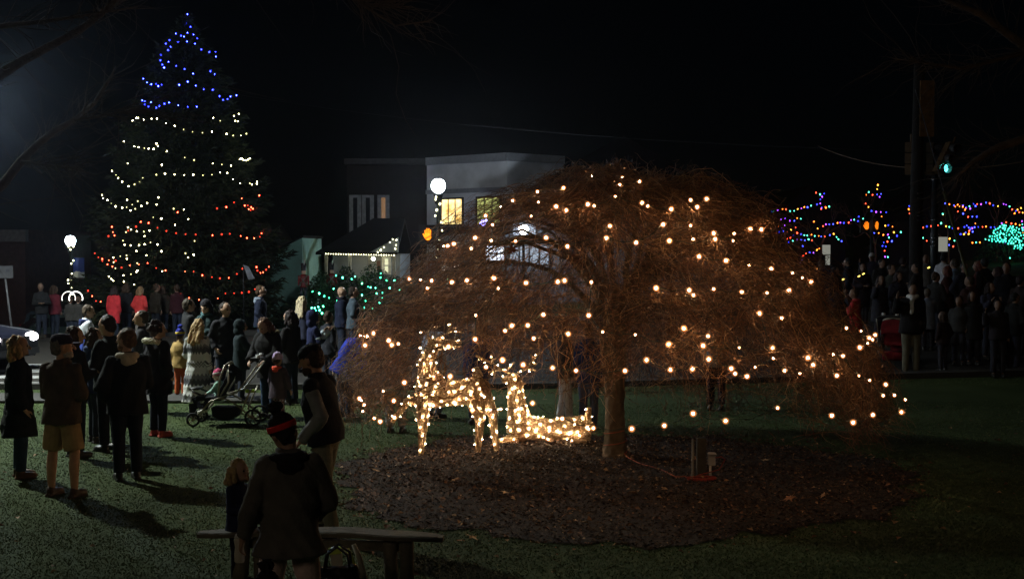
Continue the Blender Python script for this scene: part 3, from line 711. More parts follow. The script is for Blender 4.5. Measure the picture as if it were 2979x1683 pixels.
# ------------------------------------------------------------------ lighted deer
straw = [mat('gold_straw', c, .6, .3, 30, .4, 80) for c in ((.72, .47, .25), (.55, .32, .16), (.88, .66, .42), (.38, .20, .10))]
def wick(prims, nstr, seed, loc, label, feet=None, nb=100, extra=None):
    """prims: list of (p0,p1,r0,r1) capsules, in photograph-plane metres relative to loc"""
    root = empty('lighted_deer', loc, 0, label, 'deer decoration', 'lighted reindeer under the tree')
    mb = MB()
    for a, b, r0, r1 in prims[0]: mb.caps(a, b, r0*.86, r1*.86, 10)
    link('body', fuse(mb, 'body', .014, 1, .01, 40, seed), mat('straw_core', (.32, .18, .09), .9, .5, 40, .8, 90), root)
    g = np.random.default_rng(seed); P_ = prims[0]+prims[1]
    A = arr([p[0] for p in P_]); B = arr([p[1] for p in P_]); r0 = arr([p[2] for p in P_]); r1 = arr([p[3] for p in P_])
    Ln = np.linalg.norm(B-A, axis=1)+.5*(r0+r1); area = Ln*(r0+r1); area /= area.sum()
    def surf(n, g, push=0):
        k = g.choice(len(P_), n, p=area); t = g.random(n)*1.0; ax = (B-A)[k]; L = np.linalg.norm(ax, axis=1, keepdims=True)+1e-6; ax = ax/L
        rf = np.tile([.13, .88, .21], (n, 1)); u = np.cross(ax, rf); u /= np.linalg.norm(u, axis=1, keepdims=True); v = np.cross(ax, u)
        return k, t, ax, L[:, 0], u, v
    K = 5; k, t, ax, L, u, v = surf(nstr, g); ph = g.random(nstr)*6.28; tw = g.normal(0, 1.1, nstr); dl = g.normal(0, .09, nstr)
    pts = np.empty((nstr, K, 3))
    for j in range(K):
        q = j/(K-1)-.5; tt = np.clip(t+q*dl/np.maximum(L, .05)*2, -.12, 1.12); pa = ph+q*tw
        rr = (r0[k]+(r1-r0)[k]*np.clip(tt, 0, 1))*(1+.05*g.random(nstr))+.004*np.sin(j*2+ph*3)
        pts[:, j] = A[k]+ax*(tt*L)[:, None]+u*(np.cos(pa)*rr)[:, None]+v*(np.sin(pa)*rr)[:, None]
    link('straw_wrap', strands_mesh('straw_wrap', pts, np.full((nstr, K), .0042), 4), straw, root)
    if prims[1]:
        mb = MB()
        for a, b, q0, q1 in prims[1]: mb.caps(a, b, q0, q1, 6)
        link('antler', mb.mesh('antler'), straw[0], root)
    M0 = nb*14; k, t, ax, L, u, v = surf(M0, g); ph = g.random(M0)*6.28
    q0 = A[k]+ax*(t*L)[:, None]+u*(np.cos(ph)*r0[k])[:, None]+v*(np.sin(ph)*r0[k])[:, None]; q0 = q0*np.array([1, .55, 1])
    pick = [0]; dd = np.linalg.norm(q0-q0[0], axis=1)      # spread the bulbs evenly over the figure
    for _ in range(nb-1): j = int(np.argmax(dd*(.75+.5*g.random(M0)))); pick.append(j); dd = np.minimum(dd, np.linalg.norm(q0-q0[j], axis=1))
    k, t, ax, L, u, v, ph = k[pick], t[pick], ax[pick], L[pick], u[pick], v[pick], ph[pick]
    rr = (r0[k]+(r1-r0)[k]*t)+.018+.02*g.random(nb)**2
    bp = A[k]+ax*(t*L)[:, None]+u*(np.cos(ph)*rr)[:, None]+v*(np.sin(ph)*rr)[:, None]
    # two thirds sit on the side and outline one sees from the lawn
    fl = (bp[:, 1] > A[k][:, 1]+.3*rr) & (g.random(nb) < .8); d = bp-A[k]-ax*(t*L)[:, None]; d[fl, 1] *= -1; bp = A[k]+ax*(t*L)[:, None]+d
    if extra: bp[:len(extra)] = arr(extra)
    bp[:, 2] = np.maximum(bp[:, 2], .04)
    mat_ = bulbmat('mini_bulb', (540, 375, 230), (26, 15, 7)); me = bulb_mesh(.0062, 'mini').mesh('bulb')
    for q in bp:
        if 'bulb' in me.name and not me.materials: o = link('bulb', me, mat_, root)
        else: o = bpy.data.objects.new('bulb', me); COL.objects.link(o); o.parent = root
        o.location = q; o.rotation_euler = (random.uniform(-1.5, 1.5), random.uniform(-1.5, 1.5), 0)
    mb = MB()
    o_ = sorted(range(nb), key=lambda i: (round(bp[i][0], 1), bp[i][2]))
    for i, j in zip(o_[:-1], o_[1:]):
        if np.linalg.norm(bp[i]-bp[j]) < .35: mb.tube([bp[i], (bp[i]+bp[j])/2-np.array([0, 0, .015]), bp[j]], .0022, 3)
    mb.build('wire', mat('wire_white', (.45, .42, .33), .5), root)
    return root
def M_(x, y, dy=0, o=(1320, 1322), sc=222): return ((x-o[0])/sc, dy, (o[1]-y)/sc)
m_ = lambda x, y, dy=0: M_(x, y, dy)
body = [(m_(1258, 1120), m_(1250, 1160), .20, .19), (m_(1250, 1150), m_(1330, 1150), .19, .155), (m_(1330, 1148), m_(1390, 1145), .155, .17), (m_(1390, 1140), m_(1400, 1135), .175, .15),
        (m_(1248, 1120), m_(1240, 1060), .15, .095), (m_(1240, 1060), m_(1258, 1022), .095, .08), (m_(1258, 1012), m_(1295, 1006), .085, .062), (m_(1295, 1006), m_(1338, 1008), .058, .036),
        # planted front leg, lifted front leg
        (m_(1232, 1170, -.07), m_(1230, 1250, -.07), .085, .06), (m_(1230, 1250, -.07), m_(1226, 1322, -.08), .055, .028),
        (m_(1235, 1172, .08), m_(1185, 1178, .09), .07, .05), (m_(1185, 1178, .09), m_(1142, 1232, .09), .045, .022),
        # hind legs with thigh, hock and shank
        (m_(1385, 1170, -.08), m_(1398, 1225, -.09), .12, .065), (m_(1398, 1225, -.09), m_(1392, 1310, -.10), .055, .030),
        (m_(1408, 1165, .07), m_(1432, 1212, .09), .11, .062), (m_(1432, 1212, .09), m_(1444, 1314, .10), .052, .030),
        (m_(1390, 1100), m_(1386, 1078), .07, .03)]
ant = []
def antler(pts, tines, r=.013):
    L = [(pts[i], pts[i+1], r, r*.85) for i in range(len(pts)-1)]
    return L+[(a, b, r*.9, r*.5) for a, b in tines]
ant = antler([m_(1250, 998, -.05), m_(1245, 975, -.10), m_(1262, 950, -.14)], [(m_(1246, 975, -.10), m_(1222, 962, -.1)), (m_(1254, 962, -.12), m_(1280, 955, -.1))])
ant += antler([m_(1268, 996, .05), m_(1300, 978, .10), m_(1325, 962, .14)], [(m_(1300, 978, .10), m_(1312, 950, .1)), (m_(1312, 970, .12), m_(1345, 975, .1))])
dl = P(1320, 1322, 16.67); wick((body, ant), 7500, 5, (dl.x, 16.67, 0.06), 'standing wire reindeer wrapped in straw and tiny lights, one foreleg raised', nb=118-18)
o2 = (1560, 1292); m_ = lambda x, y, dy=0: M_(x, y, dy, o2, 209)
body = [(m_(1515, 1258, -.02), m_(1512, 1235, -.02), .19, .18), (m_(1512, 1235, 0), m_(1504, 1190, 0), .175, .125), (m_(1504, 1190), m_(1498, 1125), .125, .095), (m_(1500, 1112), m_(1485, 1108), .085, .075), (m_(1485, 1108), m_(1466, 1113, -.04), .062, .035),
        (m_(1520, 1250), m_(1600, 1258), .17, .14), (m_(1600, 1258), m_(1690, 1250), .14, .15), (m_(1690, 1250), m_(1712, 1252), .16, .12),
        (m_(1708, 1235), m_(1714, 1198), .06, .025), (m_(1705, 1270, -.10), m_(1665, 1283, -.16), .085, .05), (m_(1665, 1283, -.16), m_(1700, 1288, -.2), .04, .025),
        (m_(1500, 1280, -.10), m_(1455, 1287, -.15), .06, .035), (m_(1515, 1283, .1), m_(1478, 1287, .14), .06, .035)]
ant = antler([m_(1482, 1092, -.04), m_(1458, 1082, -.08), m_(1432, 1062, -.12), m_(1410, 1052, -.14), m_(1388, 1040, -.16)], [(m_(1458, 1082, -.08), m_(1424, 1086, -.08)), (m_(1440, 1070, -.1), m_(1438, 1102, -.1)), (m_(1432, 1062, -.12), m_(1430, 1036, -.1)), (m_(1470, 1087, -.06), m_(1494, 1062, -.08))])
ant += antler([m_(1510, 1092, .04), m_(1532, 1080, .08), m_(1550, 1058, .12), m_(1568, 1036, .14)], [(m_(1532, 1080, .08), m_(1556, 1086, .08)), (m_(1542, 1068, .1), m_(1560, 1068, .1)), (m_(1550, 1058, .12), m_(1546, 1042, .1))])
dl = P(1560, 1292, 17.7); wick((body, ant), 6000, 8, (dl.x, 17.7, 0.04), 'lying wire reindeer wrapped in straw and tiny lights, neck upright, by the trunk', nb=100)
# ------------------------------------------------------------------ big spruce
ZS = 46.0; sp = P(545, 900, ZS); SX = sp.x; SZ = tz(SX, ZS)
def sy(y): return HC+(718-y)/F*ZS-SZ                          # height above its ground of photograph row y
H_S = sy(42)
PS = arr([(42, 4), (75, 16), (110, 48), (150, 78), (205, 105), (250, 132), (300, 140), (330, 168), (400, 188), (470, 208), (520, 228), (590, 250), (650, 262), (740, 268), (820, 296), (870, 306)])
def srad(z): return float(np.interp(-z, -np.array([sy(y) for y in PS[:, 0]]), PS[:, 1]/F*ZS))
st = empty('spruce_tree', (SX, ZS, SZ), 0, 'tall conical spruce wrapped in blue, white and red lights, behind the crowd', 'tree')
mb = MB(); mb.tube([(0, 0, -.3), (0, 0, 2), (0, 0, H_S*.6), (0, 0, H_S-.05)], [.30, .24, .12, .02], 10); mb.build('trunk', bark, st)
g = np.random.default_rng(12); C_, Dn, Sz = [], [], []
zz = .75
while zz < H_S-.2:
    Rr = srad(zz); nb_ = int(9+Rr*9)
    for i in range(nb_):
        a = g.random()*6.2832; L = Rr*(.68+.34*g.random()**.8)*(1+.10*math.sin(a*3+zz*2.3)+.06*math.sin(zz*7)); n_ = int(10+L*34); t = .18+.82*g.random(n_)
        z0 = zz+g.normal(0, .12); dr = -.10*L-.16*L*t+.26*L*t**3
        side = g.normal(0, 1, n_)*.20*L*(1.08-t)
        x = np.cos(a)*L*t-np.sin(a)*side; y = np.sin(a)*L*t+np.cos(a)*side
        C_.append(np.stack([x, y, z0+dr+g.normal(0, .035, n_)-.1*abs(side)], -1))
        dv = np.stack([np.cos(a+side*1.2)+0*t, np.sin(a+side*1.2)+0*t, -.12+g.normal(0, .35, n_)], -1); Dn.append(dv); Sz.append(.16+.16*g.random(n_))
    zz += .17+.02*Rr
C_ = np.concatenate(C_); Dn = np.concatenate(Dn); Sz = np.concatenate(Sz); n = len(C_)
Dn += g.normal(0, .25, Dn.shape); Dn /= np.linalg.norm(Dn, axis=1, keepdims=True); w = np.cross(Dn, g.normal(0, 1, (n, 3))); w /= np.linalg.norm(w, axis=1, keepdims=True)
V = np.stack([C_-w*Sz[:, None]*.16, C_+w*Sz[:, None]*.16, C_+Dn*Sz[:, None]], 1).reshape(-1, 3); T = np.arange(3*n).reshape(n, 3)
sg = [mat('spruce_needles', c, .8, .4, 2) for c in ((.015, .024, .011), (.030, .040, .015), (.009, .015, .009))]
link('crown', npmesh('crown', V, T, g.integers(0, 3, n)), sg, st, smooth=False)
def cone_pt(x, y, push=.10):
    for Y in np.arange(ZS-4.2, ZS, .03):
        p = P(x, y, Y); z = p.z-SZ
        if math.hypot(p.x-SX, p.y-ZS) <= srad(z)*1.03+push: return p
    return P(x, y, ZS-.5)
q1 = [(x/2.4244, y/2.4244) for x, y in [(1322,101),(1310,165),(1344,190),(1322,232),(1240,238),(1277,253),(1298,259),(1366,245),(1391,272),(1195,284),(1170,309),(1257,298),(1320,293),(1376,309),(1203,331),(1185,354),(1420,350),(1476,368),(1520,367),(1523,400),(1135,388),(1131,427),(1145,457),(1188,437),(1158,478),(1243,466),(1302,488),(1362,520),(1484,503),(1514,523),(1010,556),(1037,582),(1067,595),(1100,592),(1116,608),(1140,598),(1264,600),(1324,577),(1381,605),(1437,631),(1501,634),(1549,679),(1573,705),(1605,699),(1626,681),(1668,673),(1003,708),(1022,714),(1021,740),(1047,751),(1065,721),(1103,761),(1124,748),(1160,733),(1192,723),(1258,744),(1324,754),(1388,753)]]
q2 = [(x/2.4244, y/2.4244) for x, y in [(1685,804),(1660,853),(1679,856),(1505,832),(1553,852),(1651,818),(935,850),(963,832),(976,832),(1014,845),(1069,838),(1107,837),(1170,870),(1232,888),(1295,914),(1358,930),(1428,937),(1494,929),(1598,944),(1645,956),(1700,957),(1738,943),(873,997),(948,1033),(978,1038),(1018,1045),(1048,1048),(1083,1051),(1103,1013),(1113,1030),(1175,1068),(1303,1111),(1369,1129),(1500,1153),(1565,1160),(1630,1168),(1690,1122),(1703,1118),(1716,1127),(1732,1130),(1749,1126),(1762,1117),(900,1152),(1141,1163),(790,1206),(818,1234),(833,1256),(862,1281),(907,1313),(949,1300),(986,1285),(1007,1254),(1103,1232),(1163,1224),(1231,1230),(1300,1234),(1363,1233),(1431,1236),(1495,1232),(1553,1217),(1603,1219),(1643,1264),(1695,1292),(1762,1293),(1776,1300),(1813,1281),(1811,1295)]]
f5 = lambda l: [(250+x/3.2333, 450+y/3.2333) for x, y in l]
q3 = f5([(152,380),(163,409),(202,426),(240,457),(281,486),(342,498),(383,493),(435,469),(487,436),(387,425),(419,524),(464,509),(523,482),(576,457),(665,469),(681,402),(825,507),(920,516),(633,588),(710,600),(839,659),(962,607),(397,683),(377,727),(425,703),(479,720),(545,723),(598,713),(552,765),(349,807),(363,847),(421,851),(500,850),(553,842),(607,824),(674,843),(476,905),(710,906),(569,946),(258,966),(323,954),(382,946),(385,975),(261,1010),(277,1067),(483,1020),(485,1089),(474,1102),(423,1122),(353,1132),(217,1145),(239,1167),(256,1183),(357,1192),(455,1220),(1022,810),(718,1094),(936,926),(1013,941),(962,965)])
q4 = f5([(1630,383),(1465,411),(1393,449),(1320,492),(1234,505),(1495,477),(1523,477),(1554,493),(1532,512),(1549,519),(1571,508),(863,541),(589,642),(516,631),(472,676),(397,713),(673,686),(757,716),(848,736),(937,746),(1032,750),(1190,758),(1277,748),(1353,743),(1456,763),(1515,783),(1583,785),(1636,771),(1652,738),(1672,719),(1702,736),(244,678),(253,727),(268,758),(212,765),(83,926),(117,963),(153,979),(155,999),(202,1031),(215,991),(279,996),(248,1050),(335,1060),(413,1040),(498,1031),(580,1019),(661,1065),(749,1087),(933,1097),(1013,1098),(1095,1132),(1184,1150),(1260,1161),(1344,1157),(1419,1120),(1474,1071),(1605,1056),(1613,1088),(1642,1110),(1667,1106),(1695,1081),(1721,1053),(893,1311),(970,1346),(1064,1362),(1240,1349),(1312,1303),(1394,1301),(1466,1297),(1533,1288),(1589,1263),(20,1278),(59,1328),(95,1374),(139,1380),(212,1375)])
Eb = [bulbmat('blue_bulb', (3, 4.5, 90), (.06, .09, 7)), bulbmat('blue_bulb', (1, 1.4, 45), (.03, .04, 4))]
Ew = [bulbmat('white_bulb', (75, 65, 36), (2.2, 1.9, .5)), bulbmat('white_bulb', (38, 34, 18), (1.2, 1.2, .3)), bulbmat('white_bulb', (5, 4.5, 2), (.7, .7, .15))]
Er = [bulbmat('red_bulb', (45, 3, 1.2), (2.5, .05, .02)), bulbmat('red_bulb', (5, .25, .1), (1.2, .03, .01))]
for k, (q, E, nm) in enumerate(((q1, Eb, 'blue lights wound round the top third of the spruce'), (q2, Ew, 'white lights draped over the upper middle of the spruce'), (q3, Ew, 'white lights trailing down the lower left of the spruce'), (q4, Er, 'red lights swagged round the bottom half of the spruce'))):
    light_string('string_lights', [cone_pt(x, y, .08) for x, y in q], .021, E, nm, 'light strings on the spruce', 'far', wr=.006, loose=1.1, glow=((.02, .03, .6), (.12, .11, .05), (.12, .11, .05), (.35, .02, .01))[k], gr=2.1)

# ------------------------------------------------------------------ street lamps
iron = mat('black_iron', (.02, .022, .025), .45, .2, 10)
def lamp(x, ytop, Y, r, E, label, banner=None, h=None):
    c = P(x, ytop, Y); g0 = tz(c.x, Y); root = empty('street_lamp', (c.x, Y, g0), 0, label, 'street lamp', 'globe street lamps')
    hz = c.z-g0
    mb = MB(); mb.tube([(0, 0, -.1), (0, 0, .12), (0, 0, .14), (0, 0, .5), (0, 0, .62), (0, 0, .7), (0, 0, hz-r-.35), (0, 0, hz-r-.3), (0, 0, hz-r-.12), (0, 0, hz-r-.05)], [.24, .24, .18, .15, .10, .075, .055, .10, .12, .15], 14)
    mb.build('pole', iron, root)
    mb = MB(); mb.ell((0, 0, 0), (r, r, r*1.05), None, 16, 10); go = mb.build('globe', emis('lamp_globe', (.80, .90, 1.0), E), root); go.location = (0, 0, hz)
    mb = MB(); mb.tube([(0, 0, r*.98), (0, 0, r*1.06), (0, 0, r*1.25)], [r*.4, r*.3, .015], 10); mb.build('finial', iron, root).location = (0, 0, hz)
    if banner:
        mb = MB(); mb.tube([(0, 0, hz+banner[0]), (.62, 0, hz+banner[0])], .015, 6); mb.build('banner_arm', iron, root)
        mb = MB(); xs_ = np.linspace(.10, .60, 8); V = [(x_, .03*math.sin(x_*14)+o_, z_) for o_ in (-.004, .004) for z_ in (hz+banner[0]-.02, hz+banner[0]-.9) for x_ in xs_]
        Fq = [(i, i+1, 8+i+1, 8+i) for i in range(7)]+[(16+i, 16+8+i, 16+8+i+1, 16+i+1) for i in range(7)]; mb.add(V, Fq)
        m = bpy.data.materials.new('banner_cloth'); t, b = nodes(m); tc = t.nodes.new('ShaderNodeTexCoord'); sx = t.nodes.new('ShaderNodeSeparateXYZ'); wv = t.nodes.new('ShaderNodeTexNoise'); wv.inputs['Scale'].default_value = 5
        r_ = t.nodes.new('ShaderNodeValToRGB'); r_.color_ramp.interpolation = 'CONSTANT'; e = r_.color_ramp.elements; e[0].color = (.55, .58, .62, 1); e[1].position = .42; e[1].color = (.02, .05, .30, 1)
        ad = t.nodes.new('ShaderNodeMath'); ad.operation = 'MULTIPLY_ADD'; ad.inputs[1].default_value = .25
        t.links.new(tc.outputs['Generated'], sx.inputs[0]); t.links.new(tc.outputs['Generated'], wv.inputs[0]); t.links.new(wv.outputs[0], ad.inputs[0]); t.links.new(sx.outputs['Z'], ad.inputs[2]); t.links.new(ad.outputs[0], r_.inputs[0]); t.links.new(r_.outputs[0], b.inputs['Base Color'])
        mb.build('banner', m, root)
    return root, Vector((c.x, Y, g0)), hz
L1, l1p, l1h = lamp(1275, 541, 37, .20, 330, 'tall black lamp post with a round white globe in front of the pale building')
L2, l2p, l2h = lamp(205, 700, 57, .22, 90, 'black lamp post with white globe and blue banners, left of the spruce', banner=(-.75,))
lamp(1523, 668, 53, .20, 420, 'added street lamp behind the weeping tree crown, lighting the pale building')  # added lamp, put behind the crown to brighten the facade
# the near lamp stands just outside the left edge: only its light is seen
L3 = empty('street_light', (-15.2, 23.6, 0), 0, 'tall roadside light beyond the left edge that lights the lawn', 'street light')
mb = MB(); mb.tube([(0, 0, -.1), (0, 0, .12), (0, 0, .6), (0, 0, 10.4), (.3, 0, 10.9), (1.5, 0, 11.15)], [.24, .2, .13, .08, .06, .05], 12); mb.build('pole', iron, L3)
mb = MB(); mb.ell((0, 0, .06), (.42, .2, .14), None, 16, 10); mb.build('housing', iron, L3).location = (1.75, 0, 11.15)
mb = MB(); mb.tube([(0, 0, .12), (0, 0, -.34)], [.40, .46], 24, cap=False); mb.tube([(0, 0, -.34), (0, 0, .12)], [.45, .39], 24, cap=False); mb.tube([(0, 0, .10), (0, 0, .14)], [.42, .38], 24); mb.build('shade', iron, L3).location = (1.8, 0, 10.93)  # skirt added round the bowl to keep its beam off the right side
mb = MB(); mb.ell((0, 0, 0), .20, None, 16, 10); mb.build('lamp_bowl', emis('lamp_bowl', (.92, 1.0, .90), 10500), L3).location = (1.8, 0, 10.93)
LG = empty('street_lamp', (-11.25, 27, 0), 0, 'second lamp post beyond the left edge whose glow reaches into the picture', 'street lamp', 'globe street lamps')
mb = MB(); mb.tube([(0, 0, -.1), (0, 0, .12), (0, 0, .6), (0, 0, 5.3), (0, 0, 5.45)], [.24, .2, .08, .06, .15], 12); mb.build('pole', iron, LG)
mb = MB(); mb.ell((0, 0, 0), .20, None, 16, 10); mb.build('globe', emis('lamp_globe', (.62, .80, 1.0), 800), LG).location = (0, 0, 5.65)
def pg(x, y, Y): return P(x, y, Y)
Egw = [bulbmat('garland_bulb', (14, 13, 8), (2, 2, 1))]
lp1 = [(750+x/2.4244, 400+y/2.4244) for x, y in ((1257, 420), (1285, 468), (1262, 511), (1252, 551), (1293, 595), (1254, 437), (1280, 723), (1300, 655), (1256, 849), (1268, 790), (1290, 905))]
light_string('string_lights', [pg(x, y, 36.85) for x, y in lp1], .03, Egw, 'white lights spiralling up the lamp post by the pale building', 'lamp post garlands', wr=.006, sag=0)
lp2 = [(640+0, 0)]
lp2 = [(x/3.163, 640+y/3.163) for x, y in ((632, 243), (676, 243), (648, 270), (675, 372), (656, 400), (660, 492), (660, 560), (626, 552), (661, 618), (666, 677), (630, 580))]
light_string('string_lights', [pg(x, y, 56.8) for x, y in lp2], .04, Egw, 'white lights spiralling up the bannered lamp post on the left', 'lamp post garlands', wr=.008, sag=0)

# ------------------------------------------------------------------ buildings
def plate(a, b, z0, z1, th=.06, mats=None, name='panel', parent=None, off=.0, fr=None):
    """upright panel from ground point a to b (x,y), outward normal toward the camera"""
    a = Vector((a[0], a[1], 0)); b = Vector((b[0], b[1], 0)); d = (b-a).normalized(); n = Vector((d.y, -d.x, 0))
    mb = MB(); V = []
    for o in (off-th, off):
        for p, z in ((a, z0), (b, z0), (b, z1), (a, z1)): V.append(p+n*o+Vector((0, 0, z)))
    mb.add(V, [(0, 3, 2, 1), (4, 5, 6, 7), (0, 1, 5, 4), (1, 2, 6, 5), (2, 3, 7, 6), (3, 0, 4, 7)])
    o = link(name, mb.mesh(name), mats, None, smooth=False)
    if parent: o.parent = parent; o.matrix_parent_inverse = parent.matrix_basis.inverted()
    return o
def par(o, parent): o.parent = parent; o.matrix_parent_inverse = parent.matrix_basis.inverted(); return o
def on_plane(x, y, p0, d):
    n = Vector((d[1], -d[0])); u = P(x, y, 1.0)-Vector((0, 0, HC))
    t = (n.x*p0[0]+n.y*p0[1])/(n.x*u.x+n.y*u.y); return Vector((u.x*t, u.y*t, HC+u.z*t))
clap = lambda nm, c: mat(nm, c, .8, .12, .8, .3, 8)
white = mat('painted_stucco', (.50, .52, .55), .85, .22, 1.1, .35, 7); trim = mat('trim_paint', (.22, .235, .26), .6, .1)
cor = (P(1475, 700, 62).x, 62.0); lf = (P(1242, 700, 65.6).x, 65.6); rt = (cor[0]+2.85, cor[1]+2.37)
gz = tz(*cor)-.5; ztop = P(1475, 447, 62).z
wb = empty('corner_building', (cor[0], cor[1], gz), 0, 'pale two storey corner building with lit yellow upstairs windows behind the lamp', 'building')
bk = (lf[0]+2.85, lf[1]+2.37)
mb = MB(); q = [lf, cor, rt, bk]; mb.add([(x, y, gz) for x, y in q]+[(x, y, ztop) for x, y in q], [(0, 1, 5, 4), (1, 2, 6, 5), (2, 3, 7, 6), (3, 0, 4, 7), (4, 5, 6, 7), (3, 2, 1, 0)])
par(link('wall', mb.mesh('wall'), white, smooth=False), wb)
dL = (Vector(cor)-Vector(lf)).normalized(); dR = (Vector(rt)-Vector(cor)).normalized()
plate(lf, cor, ztop-.35, ztop+.05, .16, trim, 'cornice', wb, .10); plate(cor, rt, ztop-.35, ztop+.05, .16, trim, 'cornice', wb, .10)
zb = P(1400, 560, 63.4).z; plate(lf, cor, zb, zb+.22, .10, trim, 'cornice', wb, .09)
zb2 = P(1400, 668, 63.4).z; plate(lf, cor, zb2-.2, zb2+.15, .5, mat('dark_fascia', (.05, .055, .06), .7), 'fascia', wb, .45)
def roommat():      # a lit room seen through curtained glass: brighter lamp patches, darker furniture low down
    m = bpy.data.materials.new('lit_room'); m.use_nodes = True; t = m.node_tree; t.nodes.clear(); e = t.nodes.new('ShaderNodeEmission'); o = t.nodes.new('ShaderNodeOutputMaterial')
    tc = t.nodes.new('ShaderNodeTexCoord'); n = t.nodes.new('ShaderNodeTexNoise'); n.inputs['Scale'].default_value = 2.6; n.inputs['Detail'].default_value = 3; r = t.nodes.new('ShaderNodeValToRGB'); q = r.color_ramp.elements
    q[0].position = .30; q[0].color = (1.0, .52, .10, 1); q[1].position = .66; q[1].color = (2.6, 2.0, .85, 1)
    t.links.new(tc.outputs['Object'], n.inputs[0]); t.links.new(n.outputs[0], r.inputs[0]); t.links.new(r.outputs[0], e.inputs[0]); t.links.new(e.outputs[0], o.inputs[0]); return m
glassy = roommat(); glass2 = emis('lit_room', (.62, .64, .20), .85); shop = emis('shop_light', (.78, .86, 1.0), 3.0); shopd = emis('shop_light', (.5, .58, .7), .8)
dk = mat('dark_frame', (.03, .03, .035), .5)
def window(p0, d, x0, y0, x1, y1, em, parent, panes=3, frame=dk, thick=.09, cross=False, name='window'):
    a = on_plane(x0, y0, p0, d); b = on_plane(x1, y0, p0, d); c = on_plane((x0+x1)/2, y1, p0, d)
    z1, z0 = a.z, c.z; A2 = Vector((a.x, a.y)); B2 = Vector((b.x, b.y)); dd = (B2-A2)
    w = plate(A2-dd.normalized()*thick, B2+dd.normalized()*thick, z0-thick, z1+thick, .05, frame, name, parent, .04)
    for i in range(panes):
        p = A2+dd*(i/panes)+dd.normalized()*thick*.45; q = A2+dd*((i+1)/panes)-dd.normalized()*thick*.45
        o = plate(p, q, z0, z1, .02, em, 'pane', None, .055); o.parent = w; o.matrix_parent_inverse = w.matrix_basis.inverted()
        if cross: o = plate(p, q, (z0+z1)/2-.03, (z0+z1)/2+.03, .02, frame, 'glazing_bar', None, .07); o.parent = w; o.matrix_parent_inverse = w.matrix_basis.inverted()
    return w
window(lf, dL, 1286, 581, 1346, 652, glassy, wb, 3, cross=False); window(lf, dL, 1389, 577, 1456, 650, glass2, wb, 3)
window(lf, dL, 1412, 716, 1470, 757, shop, wb, 1); window(lf, dL, 1285, 768, 1338, 788, emis('sign_light', (1, .95, .8), 1.6), wb, 1, name='lit_sign')
mb = MB()
for x_, y_ in ((1405, 648), (1410, 643), (1416, 650), (1420, 642), (1412, 654)):
    mb.ell(on_plane(x_, y_, lf, dL)+Vector((-.1, -.3, 0)), .07, None, 8, 6)
tag(link('lit_ornament', mb.mesh('lit_ornament'), emis('violet_light', (.3, .25, 1), 16)), 'cluster of blue violet lights on the pale building between its windows', 'ornament')
# dark brick neighbour with blind windows
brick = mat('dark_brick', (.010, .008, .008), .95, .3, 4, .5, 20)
def block(name, label, x0, x1, ytop, Y, depth, m, cat='building', extra=None, roof=None):
    a = P(x0, ytop, Y); b = P(x1, ytop, Y); g0 = min(tz(a.x, Y), tz(b.x, Y))-.4
    r = empty(name, ((a.x+b.x)/2, Y, g0), 0, label, cat); w = b.x-a.x; h = a.z-g0
    mb = MB(); mb.box((0, depth/2, h/2), (w, depth, h)); mb.build('wall', m, r, False)
    if roof:
        mb = MB(); Vv, Fc = prism([(-w/2-.3, h), (w/2+.3, h), (roof[0]*w/2, h+roof[1])], -.3, depth+.3); mb.add(Vv, Fc); mb.build('roof', roof[2], r, False)
    return r, a, b, g0, h
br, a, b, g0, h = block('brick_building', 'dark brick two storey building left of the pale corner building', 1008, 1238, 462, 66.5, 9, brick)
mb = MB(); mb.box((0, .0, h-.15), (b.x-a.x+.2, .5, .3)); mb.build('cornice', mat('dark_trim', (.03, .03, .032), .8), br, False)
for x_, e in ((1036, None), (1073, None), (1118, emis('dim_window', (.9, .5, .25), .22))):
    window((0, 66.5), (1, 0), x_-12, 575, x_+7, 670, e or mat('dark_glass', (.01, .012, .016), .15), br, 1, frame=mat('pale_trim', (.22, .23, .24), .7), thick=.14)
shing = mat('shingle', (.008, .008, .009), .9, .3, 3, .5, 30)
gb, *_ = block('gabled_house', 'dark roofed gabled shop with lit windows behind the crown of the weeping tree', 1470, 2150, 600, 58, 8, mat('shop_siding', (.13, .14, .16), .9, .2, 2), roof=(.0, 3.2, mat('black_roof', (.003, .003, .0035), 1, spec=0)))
for q_ in ((1490, 648, 1560, 684, emis('shop_light', (.6, .7, .85), 1.3), 2), (1482, 716, 1598, 768, shopd, 4), (1606, 722, 1668, 778, emis('shop_light', (.3, .34, .4), .35), 2)): window((0, 58), (1, 0), *q_[:4], q_[4], gb, q_[5])
# small porch house with lit eaves
siding = mat('grey_siding', (.20, .22, .23), .8, .1, 2, .3, 12); HY = 52.0
pa = P(948, 740, HY); pb = P(1152, 740, HY); gh = tz(pa.x, HY)-.2
ph = empty('porch_house', ((pa.x+pb.x)/2, HY, gh), 0, 'low dark house with a lit porch and white lights along its eaves', 'house')
cx = (pa.x+pb.x)/2; w = pb.x-pa.x; hz_ = pa.z-gh
mb = MB(); mb.box((0, 4.6, hz_/2), (w, 5.2, hz_)); mb.build('wall', siding, ph, False)
mb = MB(); zr = P(1152, 690, HY).z-gh; V = [(-w/2-.35, -.45, hz_), (w/2+.1, -.45, hz_), (w/2+.1, 3.2, zr+.7), (-w/2+1.6, 3.2, zr+.7), (-w/2-.35, -.45, hz_+.10), (w/2+.1, -.45, hz_+.10), (w/2+.1, 3.2, zr+.85), (-w/2+1.6, 3.2, zr+.85), (-w/2-.35, 7.4, hz_), (w/2+.1, 7.4, hz_)]
